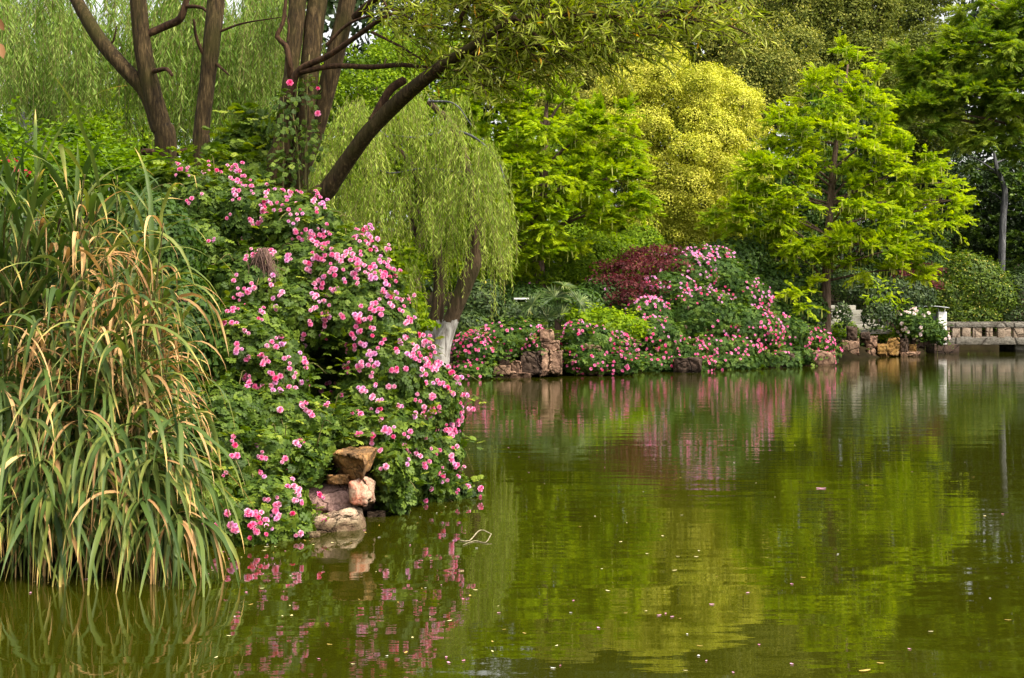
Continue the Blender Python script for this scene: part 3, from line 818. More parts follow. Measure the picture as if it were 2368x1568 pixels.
UP = [(500, 490, 15.9, 95, 85, .7), (600, 520, 15.6, 95, 90, .7), (700, 540, 15.3, 85, 75, .7), (490, 600, 15.4, 90, 100, .6)]
MAIN = [(600, 690, 14.7, 120, 110, .65), (700, 640, 14.9, 95, 90, .6), (800, 650, 14.8, 95, 100, .65), (690, 730, 14.4, 90, 80, .5),
        (850, 690, 14.7, 75, 100, .6), (880, 780, 14.4, 80, 100, .6), (820, 740, 14.4, 80, 80, .5), (560, 820, 13.9, 120, 110, .6), (640, 870, 13.7, 70, 70, .5),
        (900, 860, 14.2, 95, 90, .6), (970, 930, 14.4, 90, 95, .55), (860, 930, 14.0, 80, 70, .5), (1010, 960, 14.5, 55, 80, .4), (900, 1000, 13.8, 90, 60, .5),
        (1000, 1060, 14.3, 62, 85, .45), (940, 1080, 13.9, 70, 75, .45), (1000, 1130, 14.3, 75, 40, .35), (1050, 1140, 14.4, 50, 22, .2), (820, 985, 13.6, 80, 45, .4),
        (930, 1160, 14.0, 55, 35, .3), (905, 1085, 13.1, 38, 55, .2), (915, 1150, 13.2, 36, 34, .18), (745, 840, 15.5, 120, 120, .35), (840, 820, 15.3, 60, 90, .3)]
LOW = [(520, 960, 13.0, 90, 70, .5), (620, 970, 13.3, 120, 70, .5), (730, 990, 13.3, 70, 50, .45), (600, 1070, 12.7, 110, 80, .45), (520, 1090, 12.3, 80, 110, .4),
       (700, 1080, 12.8, 50, 60, .35), (620, 1170, 12.1, 85, 65, .35), (540, 1210, 11.7, 80, 50, .3), (660, 1220, 11.9, 50, 30, .25), (480, 1160, 12.0, 60, 80, .35), (704, 1080, 12.3, 20, 30, .1), (735, 1050, 12.5, 22, 20, .12), (560, 1235, 11.6, 70, 26, .2)]
BU, BM_, BL = blobs_of(UP), blobs_of(MAIN), blobs_of(LOW)

def near_flowers(u, v, n, B):
    out = []
    for k in range(n):
        a, rr = rng.random() * 6.28, (0 if k == 0 else 8.5 * math.sqrt(n) * math.sqrt(rng.random()))
        p, nr = hit_blobs(u + rr * math.cos(a), v + rr * .9 * math.sin(a), B)
        nn = norm(nr + np.array([0, -.8, .25]) + rdir(1)[0] * .5)
        ck = rng.choice(['pink', 'palepink', 'hotpink', 'lilac'], p=[.42, .34, .07, .17])
        out.append((p + nr * .03 + np.array([0, -.06, .02]), nn, rng.uniform(.018, .034), ck))
    return out

for B, name, lab, sel, nleaf, nt_ in (
        (BU, 'climbing_rose', 'pink rambling rose arching high beside the willow trunks at the head of the bank', 'u', 8500, 90),
        (BM_, 'climbing_rose', 'big pink rambling rose cascading to the water beside the stacked rocks', 'm', 30000, 240),
        (BL, 'climbing_rose', 'low pink rambling rose sprawling between the drooping reeds and the stacked rocks', 'l', 14000, 110)):
    C, R = B
    base = (float(C[:, 0].mean()), float(C[:, 1].mean()), gz(float(C[:, 0].mean()), float(C[:, 1].mean())))
    root = thing(name, lab, 'rose bush', base, 'pink roses of the near bank')
    g = Geo()
    shrub_leaves(g, B, nleaf, ROSELEAF, .125, .0, .9)
    tufts(g, B, nt_, ROSELEAF, .115, 6, .24, .3, 1.0)
    g.build('foliage', M['rose_leaf'], root)
    g = Geo()
    canes(g, B, 60 if sel == 'm' else 25, .005, .5)
    for k in range(8):
        a = C[rng.integers(len(C))]
        x, y = a[0] + rng.normal() * .15, a[1] + .25
        tube(g, [(x, y, gz(x, y) - .1), (x + rng.normal() * .1, y, (gz(x, y) + a[2]) / 2), a], [.016, .013, .008], 6, .15)
    g.build('canes', M['cane'], root)
    fl = []
    for u, v, n in CL:
        which = 'u' if (v < 560 and u < 760) else ('l' if (v > 885 and u < 760 and (v > 905 or u < 560)) else 'm')
        if which == sel:
            fl += near_flowers(u, v, n + (rng.random() < .55), B)
    p, nr, _ = on_blobs(B, 40, .98, 1.04, .4, 1.6)          # the side and back of the bush flower as well
    for a, b_ in zip(p, nr):
        if b_[1] > -.1: fl.append((a, norm(b_ + rdir(1)[0] * .4), rng.uniform(.03, .045), 'pink'))
    put_blooms(root, fl)
    if sel == 'm':
        g = Geo()                                             # brown tangle of dead stems
        for k in range(160):
            s = P(605 + rng.normal() * 9, 572 + rng.random() * 20, 14.15 + rng.normal() * .03)
            L = rng.uniform(.15, .55)
            tube(g, [s, s + [rng.normal() * .04 + .03, -.03, -L * .5], s + [rng.normal() * .07 + .05, 0, -L]], [.004, .003, .002], 3, .15)
        g.build('dead_stems', M['drytangle'], root)

# far roses
def far_rose(lst, label, nleaf, nfl, cols, root_uvd, fsize=.043, group='pink roses of the far bank', name='rose_bush', density=None):
    B = blobs_of(lst)
    x, y = B[0][:, 0].mean(), B[0][:, 1].mean()
    root = thing(name, label, 'rose bush', (x, y, gz(x, y)), group)
    g = Geo()
    shrub_leaves(g, B, nleaf, ROSEFAR, .17, .05, .9, clump=.4)
    tufts(g, B, nleaf // 60, ROSEFAR, .16, 6, .45, .4, 1.0)
    g.build('foliage', M['rose_far'], root)
    g = Geo()
    for k in range(7):
        a = B[0][rng.integers(len(B[0]))]
        tube(g, [(a[0], a[1] + .2, gz(a[0], a[1] + .2) - .1), a], [.02, .01], 5, .3)
    g.build('stems', M['cane'], root)
    # flowers sit in clusters
    p, nr, bi = on_blobs(B, nfl * 3, .97, 1.06, .5, .25)
    ph = rng.random(6) * 6
    cl = np.sin(p[:, 0] * 3.1 + ph[0]) + np.sin(p[:, 2] * 4.2 + ph[1]) + np.sin(p[:, 0] * 1.3 - p[:, 2] * 2.2 + ph[2])
    keep = np.argsort(-(cl + rng.random(len(p)) * 4.5))[:nfl]
    fl = []
    for k in keep:
        z = p[k][2]
        ck = cols(p[k])
        fl.append((p[k] + nr[k] * .05 + np.array([0, -.05, 0]), norm(nr[k] + np.array([0, -.7, .3]) + rdir(1)[0] * .5), fsize * rng.uniform(.8, 1.25), ck))
    put_blooms(root, fl, far=True)

def colmix(p):
    t = (p[2] - .6) / 2.4
    r = rng.random()
    if r < np.clip(t, 0, 1) * .7: return 'lilac'
    return 'pink' if r < .66 else ('hotpink' if r < .92 else 'palepink')
far_rose([(1510, 785, 43.5, 70, 50, .8), (1500, 740, 44.5, 55, 50, .7), (1545, 695, 46, 70, 65, .9), (1590, 640, 47.5, 65, 50, .8), (1655, 650, 48, 70, 55, .9), (1710, 690, 47.8, 70, 50, .9),
          (1620, 740, 45.5, 90, 70, .9), (1720, 770, 45.8, 85, 60, .9), (1800, 775, 47, 70, 45, .8), (1865, 795, 48, 60, 35, .6),
          (1660, 815, 44.4, 105, 35, .5), (1500, 832, 43, 60, 24, .4), (1790, 822, 46.4, 90, 26, .5), (1570, 820, 43.6, 60, 38, .5), (1900, 815, 48.6, 40, 22, .4), (1575, 608, 48.2, 50, 32, .6), (1640, 605, 48.6, 60, 34, .6), (1500, 845, 42.2, 60, 20, .3), (1590, 845, 42.6, 60, 20, .3), (1690, 840, 43.8, 70, 20, .3), (1790, 836, 45.2, 60, 20, .3), (1880, 832, 46.8, 50, 18, .3)],
         'large pink rose mound on the far bank between red maple and tall catkin tree', 17000, 1350, colmix, None)
far_rose([(1095, 815, 38.9, 50, 45, .7), (1160, 790, 39.4, 60, 38, .7), (1215, 780, 39.8, 45, 32, .6), (1090, 850, 38.6, 45, 25, .4), (1125, 808, 39, 45, 30, .5), (1228, 800, 39.3, 22, 22, .3), (1090, 862, 38.0, 40, 18, .3)],
         'rounded pink rose bush over rocks beside the white painted willow', 6500, 330, colmix, None)
far_rose([(1335, 785, 40.2, 36, 40, .6), (1365, 800, 40.4, 60, 45, .6), (1328, 825, 39.8, 24, 35, .35), (1365, 835, 39.6, 40, 25, .3), (1430, 842, 39.9, 42, 22, .3), (1425, 815, 41.2, 45, 42, .5)],
         'pink rose bush over pale rocks between rock stack and rose mound', 5500, 270, colmix, None)
far_rose([(2105, 750, 55.8, 34, 30, .5), (2140, 765, 56, 34, 22, .45), (2168, 778, 56.2, 20, 18, .3), (2125, 735, 56, 25, 20, .4)],
         'white flowering rose bush beside the white pillar', 2600, 62, lambda p: 'whiterose', None, .075, group='white roses')

# ------------------------------------------------------------------ shrubs
def shrub(lst, name, label, cat, mat, n, tmpl=LEAF, size=.14, tlo=0., thi=1., tuft=0, group=None, stems=5, tuft_len=.35, bloom=None, bloom_n=0, bloom_s=.05, **kw):
    B = blobs_of(lst)
    x, y = B[0][:, 0].mean(), B[0][:, 1].mean()
    root = thing(name, label, cat, (x, y, gz(x, y)), group)
    g = Geo()
    shrub_leaves(g, B, n, tmpl, size, tlo, thi, **kw)
    if tuft: tufts(g, B, tuft, tmpl, size, 6, tuft_len, min(.5, thi), thi)
    g.build('foliage', M[mat], root)
    g = Geo()
    for k in range(stems):
        a = B[0][rng.integers(len(B[0]))]
        bx, by = x + rng.normal() * .03, y + rng.normal() * .03
        tube(g, [(bx, by, gz(bx, by) - .1), (bx + .5 * (a[0] - bx), by, (gz(bx, by) + a[2]) / 2), a], [.03, .022, .012], 6, .2)
    g.build('stems', M['bark_red'], root)
    if bloom:
        p, nr, _ = on_blobs(B, bloom_n, .97, 1.05, .5, .3)
        g = Geo()
        for a in (0, 1, 2):
            scatter(g, LEAFW, p + nr * .02, norm(rdir(len(p)) + nr * .5), nr + rdir(len(p)) * .3, bloom_s * rng.uniform(.7, 1.3, len(p)), rng.random(len(p)))
        ob = g.build('blossoms', M[bloom], root); ob['kind'] = 'stuff'
    return root

# near left
shrub([(90, 390, 18.5, 110, 45, .8), (170, 335, 19, 45, 45, .5), (200, 420, 17.5, 140, 45, .8), (320, 420, 17.8, 80, 40, .7), (30, 430, 16.8, 80, 50, .7), (20, 320, 18.5, 35, 40, .4), (250, 360, 18.6, 50, 30, .4)], 'shrub',
      'bright green leafy shrub behind the reeds and in front of the hanging willow', 'shrub', 'shrub_green', 4500, LEAFW, .085, 0, .8, tuft=420, tuft_len=.5)
shrub([(560, 360, 17.8, 70, 45, .5), (590, 310, 17.8, 35, 40, .3), (560, 420, 17.2, 80, 40, .5), (430, 430, 17, 60, 40, .5)], 'shrub',
      'dark green climbing shrub between the two groups of willow trunks', 'shrub', 'rose_leaf', 1500, ROSELEAF, .19, .1, 1, tuft=60)
shrub([(20, 930, 12.0, 80, 70, .5), (40, 985, 11.8, 55, 40, .4)], 'shrub', 'small light green shrub at the edge of the reeds', 'shrub', 'shrub_green', 2600, LEAFW, .05, 0, .6, tuft=30, tuft_len=.15)
shrub([(30, 660, 13.5, 120, 160, .8), (200, 780, 13.3, 200, 200, .9), (330, 600, 14.2, 130, 150, .8), (420, 800, 13.4, 100, 160, .6), (300, 1000, 12.6, 200, 170, .6), (120, 1120, 11.9, 200, 130, .6), (380, 1160, 12.0, 120, 110, .4)], 'shrub',
      'dark green undergrowth shrub in the shade behind the tall reeds', 'shrub', 'deepgreen', 22000, LEAFW, .07, 0, .6)
shrub([(30, 405, 14.6, 45, 30, .3), (15, 455, 14.4, 30, 20, .25)], 'shrub', 'small dark shrub with a few deep red blooms behind the reeds', 'shrub', 'bright', 500, LEAFW, .09, 0, .5, bloom='redbloom', bloom_n=14, bloom_s=.05)
# climber on the trunks with three blooms
B = blobs_of([(655, 300, 16.7, 45, 90, .3), (700, 260, 16.9, 40, 60, .25), (650, 400, 16.6, 55, 60, .3), (720, 350, 16.7, 40, 60, .25), (715, 205, 16.9, 25, 30, .15)])
root = thing('climber', 'thin rose climber with three pink blooms on the middle willow trunks', 'climber', (*B[0][0][:2], gz(*B[0][0][:2])), None)
g = Geo(); shrub_leaves(g, B, 420, ROSELEAF, .09, .1, .9, lo=.4); g.build('foliage', M['rose_leaf'], root)
g = Geo()
for k in range(5):
    a, b_ = B[0][rng.integers(5)], B[0][rng.integers(5)]
    tube(g, [(a[0], a[1], gz(a[0], a[1]) - .1), (a + b_) / 2 + [0, 0, -.3], b_ + [0, 0, .4]], [.012, .01, .005], 5, .2)
g.build('stems', M['cane'], root)
put_blooms(root, [(P(670, 192, 16.6), norm(np.array([.1, -1, .3])), .045, 'hotpink'), (P(735, 205, 16.6), norm(np.array([.2, -1, .2])), .045, 'hotpink'), (P(735, 263, 16.6), norm(np.array([-.2, -1, .2])), .042, 'pink')])

# far bank shrubs
shrub([(1400, 755, 42, 60, 40, .6), (1450, 760, 42.6, 45, 30, .5), (1350, 740, 42, 45, 30, .5)], 'shrub', 'yellow green shrub above the roses of the far bank, left of the rose mound', 'shrub', 'wingnut_dark', 3200, LEAF, .12, 0, .8, tuft=60)
shrub([(1110, 720, 42.5, 60, 70, .8), (1170, 740, 42.8, 60, 45, .7), (1240, 740, 43.5, 60, 40, .7), (1080, 760, 41.5, 50, 40, .6)], 'shrub', 'dark evergreen shrub behind the white painted willow', 'shrub', 'darkgreen', 5200, LEAF, .13, .1, 1, bloom='yellowbloom', bloom_n=22, bloom_s=.07)
shrub([(1330, 705, 45, 60, 40, .7), (1400, 690, 46, 70, 50, .8), (1210, 700, 46, 70, 45, .8)], 'shrub', 'deep green bushy shrub around the fan palm', 'shrub', 'deepgreen', 5000, LEAF, .14, 0, .8, bloom='lilac', bloom_n=16, bloom_s=.09)
shrub([(1700, 610, 50, 80, 60, .9), (1800, 680, 50, 90, 70, .9), (1850, 720, 49.8, 60, 50, .7), (1770, 730, 49, 60, 40, .6)], 'shrub', 'dark green shrub between the rose mound and the catkin tree', 'shrub', 'deepgreen', 7500, LEAF, .15, 0, .8, tuft=50)
shrub([(1950, 772, 56.4, 36, 28, .5), (2030, 772, 56.8, 46, 18, .5), (2060, 780, 56.6, 30, 14, .4)], 'shrub', 'low green feathery shrub growing among the rocks by the bridge end', 'shrub', 'wingnut_dark', 3600, LEAF, .09, 0, .7, tuft=60, tuft_len=.3)
shrub([(2020, 690, 59.5, 60, 45, .8), (2090, 690, 59.5, 70, 50, .8), (1980, 665, 59.5, 60, 45, .8), (2035, 735, 55.8, 42, 34, .3), (1945, 730, 55.6, 22, 30, .3)], 'shrub', 'dark evergreen shrub behind the stone steps', 'shrub', 'darkgreen', 5200, LEAF, .15, 0, 1)
shrub([(2240, 665, 70, 85, 70, 1.2), (2185, 695, 69.6, 60, 55, 1.0), (2285, 690, 69.8, 60, 55, 1.0), (2170, 650, 70.3, 35, 30, .6), (2295, 650, 70.3, 30, 25, .6), (2225, 630, 70.5, 55, 45, .9), (2220, 735, 69.3, 90, 32, .8)], 'shrub', 'big rounded evergreen shrub dotted with small yellow flowers by the bridge', 'shrub', 'rose_leaf', 15000, LEAF, .15, .2, .95, tuft=320, tuft_len=.7,
      bloom='yellowbloom', bloom_n=520, bloom_s=.06)
shrub([(2350, 690, 70.5, 60, 60, 1.2), (2400, 660, 71, 60, 60, 1.2), (2330, 730, 70, 70, 28, .8)], 'shrub', 'dark shrub behind the bridge railing beside the thin trunk', 'shrub', 'darkgreen', 5000, LEAF, .16, .1, 1, bloom='yellowbloom', bloom_n=14, bloom_s=.07)
# fine green thicket under the wingnut canopy
shrub([(1300, 610, 48.5, 110, 60, 1.0), (1400, 600, 49.5, 90, 60, 1.0), (1240, 650, 48, 80, 40, .8), (1480, 590, 51, 60, 70, .9)], 'shrub', 'soft bright green thicket behind the fan palm and maple', 'shrub', 'bright', 9000, LEAF, .14, 0, .75, tuft=60)

# maple
def maple(lst, label, n, trunk):
    B = blobs_of(lst)
    x, y = B[0][:, 0].mean(), B[0][:, 1].mean()
    root = thing('maple_tree', label, 'tree', (x, y, gz(x, y)), 'red maples')
    g = Geo()
    shrub_leaves(g, B, n, LEAFW, .10, 0, 1, lo=.35, hi=1.35, droop=.3, out=1.6, clump=.5)
    g.build('crown', M['maple'], root)
    g = Geo()
    for k in range(6):
        a = B[0][rng.integers(len(B[0]))]
        tube(g, [(x, y, gz(x, y) - .1), (x * .6 + a[0] * .4, y, gz(x, y) + .7), a], [.05, .04, .012], 6, .2)
    g.build('trunk', M['bark_far'], root)
maple([(1460, 620, 46.5, 75, 18, .9), (1510, 585, 47.5, 60, 14, .8), (1430, 650, 46, 60, 14, .8), (1530, 620, 47, 60, 20, .8), (1480, 665, 45.5, 65, 14, .7), (1470, 598, 47, 40, 10, .5), (1450, 690, 45, 40, 14, .5)],
      'dark red maple spreading over the left side of the rose mound', 3800, None)
maple([(2135, 625, 60.5, 40, 14, .6), (2110, 640, 60.5, 40, 14, .6), (2150, 660, 60, 25, 10, .5)], 'small red maple half hidden behind the catkin tree', 900, None)

# fan palm
root = thing('fan_palm', 'low fan palm with stiff pleated fronds on the far bank', 'palm', (*P(1285, 735, 42.2)[:2], gz(*P(1285, 735, 42.2)[:2])))
base = P(1290, 745, 42.2)
for (u, v, R, ax) in [(1282, 682, .55, (-.1, -.7, .7)), (1345, 698, .5, (.4, -.6, .6)), (1225, 705, .5, (-.5, -.5, .5)), (1300, 725, .45, (.1, -.8, .2)), (1260, 735, .45, (-.4, -.8, .1)), (1370, 735, .4, (.6, -.6, .1)), (1310, 660, .42, (.1, -.3, .9))]:
    g = Geo()
    c = P(u, v, 41.9); ax = norm(np.array(ax, float))
    a1 = norm(np.cross(ax, [0, 0, 1.0])); a2 = np.cross(a1, ax)
    upv = c - base; upv = upv - ax * upv.dot(ax); upv = norm(upv)
    sd = np.cross(ax, upv)
    th = np.radians(np.linspace(-125, 125, 30))
    Yd = upv * np.cos(th)[:, None] + sd * np.sin(th)[:, None] + ax * .12 + rdir(30) * .04
    st = c - upv * .1
    scatter(g, leaf_t(.055, .03, .12), np.tile(st, (30, 1)), Yd, np.tile(ax, (30, 1)), R * rng.uniform(.85, 1.1, 30), rng.random(30))
    tube(g, [base + rng.normal(size=3) * .05, (base + st) / 2 + [0, 0, .1], st], [.016, .014, .01], 5, .15, tint=.6)
    g.build('frond', M['palm'], root)
g = Geo(); tube(g, [(base[0], base[1], gz(base[0], base[1]) - .1), base + [0, 0, .05]], [.14, .1], 9, .1, .1); g.build('trunk', M['drytangle'], root)

# ------------------------------------------------------------------ trees
def leaf_shell(geo, C, R, n, tmpl, size, tlo, thi, tip=.35, droop=.35, lo=.72, up=.3, back=.4, rag=.08, cull=.7):
    p, nr, bi = on_blobs((C, R), n, lo, 1.05, up, back, cull=cull)
    k = len(p)
    p = p + nr * (np.abs(rng.normal(size=(k, 1))) * rag * (rng.random((k, 1)) < .4))
    Yd = norm(np.cross(nr, rdir(k))) + nr * .6 + np.array([0, 0, -droop])
    Nn = nr + rdir(k) * .5 + np.array([0, 0, .3])
    r = np.linalg.norm((p - C[bi]) / R[bi], axis=1)
    young = np.clip((r - .8) / .25, 0, 1) * tip            # young shoots at the ends of the twigs
    tint = tlo + (thi - tlo) * np.clip(.12 + rng.random(k) * .42 + young + rng.normal(size=len(C))[bi] * .08, 0, 1)
    scatter(geo, tmpl, p, Yd, Nn, size * rng.uniform(.7, 1.25, k), tint)

def billow_tree(lst, label, mat, nsub, rsub, n, size, trunk_px=None, name='camphor_tree', group=None, tmpl=LEAF, tlo=0., thi=1., tip=.35, trunk_r=.25, bark='bark_far', cat='tree', flat=.8):
    B = blobs_of(lst)
    C0, R0 = B
    x, y = (C0[:, 0].mean(), C0[:, 1].mean() + .3) if trunk_px is None else (P(*trunk_px)[0], P(*trunk_px)[1])
    z0 = gz(x, y)
    root = thing(name, label, cat, (x, y, z0), group)
    p, nr, bi = on_blobs(B, nsub, .84, 1.0, .35, .5, cull=.75)
    R = np.stack([np.full(len(p), 1.0), np.full(len(p), 1.0), np.full(len(p), flat)], 1) * (rsub * rng.uniform(.75, 1.4, len(p)))[:, None]
    g = Geo()
    leaf_shell(g, p, R, int(n * .72), tmpl, size, tlo, thi * .95, tip, rag=.035)
    q, qn, qi = on_blobs((p, R), nsub * 9, .92, 1.06, .35, .45, cull=.7)          # small clumps of twigs over the boughs
    r3 = rsub * .27 * rng.uniform(.5, 1.5, len(q))
    leaf_shell(g, q + qn * (r3 * .3)[:, None], np.stack([r3, r3, r3 * .8], 1), int(n * .3), tmpl, size, tlo, thi, tip, lo=.3, cull=0, rag=.05)
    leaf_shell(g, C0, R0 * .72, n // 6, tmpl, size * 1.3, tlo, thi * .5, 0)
    g.build('crown', M[mat], root)
    g = Geo()
    top = C0[np.argmax(C0[:, 2])]
    tube(g, [(x, y, z0 - .2), (x, y, z0 + .35 * (top[2] - z0)), top * [1, 1, 1] - [0, 0, .3]], [trunk_r, trunk_r * .8, trunk_r * .2], 10, .4, .04)
    g.build('trunk', M[bark], root)
    g = Geo()
    for k in range(min(len(p), 26)):
        a = p[rng.integers(len(p))]
        h = z0 + (a[2] - z0) * rng.uniform(.35, .7)
        tube(g, [(x, y, h), ((x + a[0]) / 2, (y + a[1]) / 2, (h + a[2]) / 2 + .15), a], [trunk_r * .3, trunk_r * .2, .02], 6, .4)
    g.build('limbs', M[bark], root)
    return root

GC = 'camphor trees behind the far bank'
billow_tree([(1545, 215, 57, 110, 80, 2.2), (1470, 265, 56.5, 85, 75, 1.8), (1640, 270, 57.5, 90, 85, 2), (1560, 340, 56, 120, 90, 2), (1440, 335, 56.2, 70, 70, 1.6), (1690, 370, 57, 70, 80, 1.8), (1610, 440, 55.6, 110, 75, 1.8),
             (1540, 510, 55.4, 80, 60, 1.5), (1500, 430, 55.8, 80, 70, 1.6), (1650, 510, 55.8, 70, 60, 1.4), (1590, 530, 55.6, 90, 55, 1.4), (1480, 480, 56, 60, 60, 1.3)],
            'bright yellow camphor tree in new leaf, the brightest crown behind the far bank', 'yellow', 150, .62, 170000, .085, (1580, 600, 57.5), group=GC, tip=.4)
billow_tree([(1610, 60, 74, 90, 75, 3), (1560, 140, 73, 70, 60, 2.4), (1690, 150, 73, 80, 80, 2.6), (1760, 200, 71, 70, 90, 2.4), (1700, 240, 70, 60, 60, 2), (1800, 130, 73, 60, 70, 2)],
            'olive camphor tree directly behind the bright yellow one', 'olive', 150, .8, 55000, .15, (1660, 600, 74), group=GC, tip=.4)
billow_tree([(1800, 40, 80, 90, 70, 3), (1890, 100, 79, 90, 80, 3), (1850, 10, 81, 90, 60, 3), (1960, 60, 79, 80, 80, 3), (1900, 190, 76, 90, 60, 2.4), (2000, 170, 77, 70, 70, 2.6), (1990, -20, 80, 80, 50, 3)],
            'tall dark olive camphor tree rising above the top of the catkin tree', 'olive', 160, .9, 55000, .16, (1930, 600, 80), group=GC, tlo=0, thi=.85, tip=.35)
billow_tree([(2080, 30, 82, 70, 80, 3), (2165, -10, 82, 45, 60, 2.5), (2170, 90, 81, 35, 30, 1.5), (2090, 130, 80, 70, 80, 3), (2130, 200, 78, 70, 60, 2.5), (2060, 250, 74, 70, 70, 2.4), (2130, 330, 70, 80, 60, 2)],
            'dark olive camphor tree beside the small gap of sky', 'olive', 120, .85, 42000, .16, (2090, 600, 80), group=GC, tlo=0, thi=.7, tip=.3)
billow_tree([(1390, 80, 70, 70, 60, 2.2), (1440, 130, 70, 50, 50, 2), (1320, 50, 71, 80, 60, 2.4), (1480, 60, 72, 80, 60, 2.4)],
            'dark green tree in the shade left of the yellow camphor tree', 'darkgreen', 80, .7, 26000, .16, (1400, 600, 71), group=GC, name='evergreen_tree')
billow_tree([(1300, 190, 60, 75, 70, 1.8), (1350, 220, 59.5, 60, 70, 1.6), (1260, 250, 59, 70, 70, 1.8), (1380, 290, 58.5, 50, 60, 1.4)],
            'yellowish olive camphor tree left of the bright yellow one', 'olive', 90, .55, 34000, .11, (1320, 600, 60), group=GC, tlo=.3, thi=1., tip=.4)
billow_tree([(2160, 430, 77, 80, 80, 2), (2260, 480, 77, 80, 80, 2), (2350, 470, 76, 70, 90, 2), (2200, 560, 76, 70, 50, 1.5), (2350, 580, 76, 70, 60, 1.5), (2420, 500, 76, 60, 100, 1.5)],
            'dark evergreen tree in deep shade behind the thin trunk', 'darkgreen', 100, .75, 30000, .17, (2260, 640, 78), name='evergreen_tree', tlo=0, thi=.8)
for k, (u, v, d, lab, mat) in enumerate([(830, 180, 50, 'bright green tree seen between the leaning willow trunks', 'bright'), (960, 120, 52, 'bright green tree behind the overhanging willow branch', 'bright'),
                                    (560, 200, 46, 'light green tree behind the hanging willow, left of the middle trunks', 'bright'), (330, 230, 44, 'yellow green tree seen past the forked willow trunk', 'wingnut_dark'), (120, 260, 44, 'green tree behind the hanging willow strands beside the grey trunk', 'bright')]):
    billow_tree([(u, v, d, 100, 70, 1.8), (u + 70, v + 80, d - .5, 90, 70, 1.6), (u - 70, v + 90, d - .6, 90, 80, 1.6), (u + 20, v + 190, d - 1, 130, 90, 1.8), (u - 40, v + 290, d - 1, 120, 80, 1.6)],
                lab, mat, 80, .5, 17000, .13, (u, 600, d + .5), name='broadleaf_tree', group='broadleaf trees behind the willows', thi=.9)

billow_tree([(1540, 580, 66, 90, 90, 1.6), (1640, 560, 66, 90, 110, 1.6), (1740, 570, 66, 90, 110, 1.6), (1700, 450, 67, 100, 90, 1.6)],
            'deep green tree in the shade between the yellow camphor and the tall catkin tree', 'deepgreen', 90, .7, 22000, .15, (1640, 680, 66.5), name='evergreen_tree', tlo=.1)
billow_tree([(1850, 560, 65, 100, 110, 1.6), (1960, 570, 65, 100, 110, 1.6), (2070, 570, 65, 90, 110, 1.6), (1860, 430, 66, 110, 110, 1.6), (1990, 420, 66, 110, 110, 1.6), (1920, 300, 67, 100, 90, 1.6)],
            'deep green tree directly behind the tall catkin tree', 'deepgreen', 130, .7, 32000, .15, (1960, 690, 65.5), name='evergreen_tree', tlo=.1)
billow_tree([(1020, 560, 56, 100, 110, 1.6), (1140, 580, 56, 100, 100, 1.6), (1280, 590, 56, 110, 90, 1.6), (1400, 560, 58, 90, 90, 1.6), (1200, 440, 57, 120, 110, 1.6), (1340, 420, 57, 100, 110, 1.6)],
            'mid green leafy tree behind the broad catkin tree', 'bright', 130, .65, 34000, .13, (1200, 690, 56.5), name='broadleaf_tree', tlo=0, thi=.75)

# far woods: a mass behind everything
g = Geo()
bl = []
for u in range(-150, 2600, 130):
    for v in range(40, 760, 130):
        if -150 < u < 760 and v < 330: continue
        if 2150 < u < 2260 and v < 90: continue
        bl.append((u + rng.normal() * 20, v + rng.normal() * 20, 92 + rng.normal() * 2, 95, 90, 3))
Bf = blobs_of(bl)
leaf_shell(g, Bf[0], Bf[1], 60000, LEAF, .6, 0, .8, .2, lo=.4)
tag(g.build('far_woods', M['darkgreen']), 'dark mass of woodland far behind the pond trees', 'woods', kind='stuff')

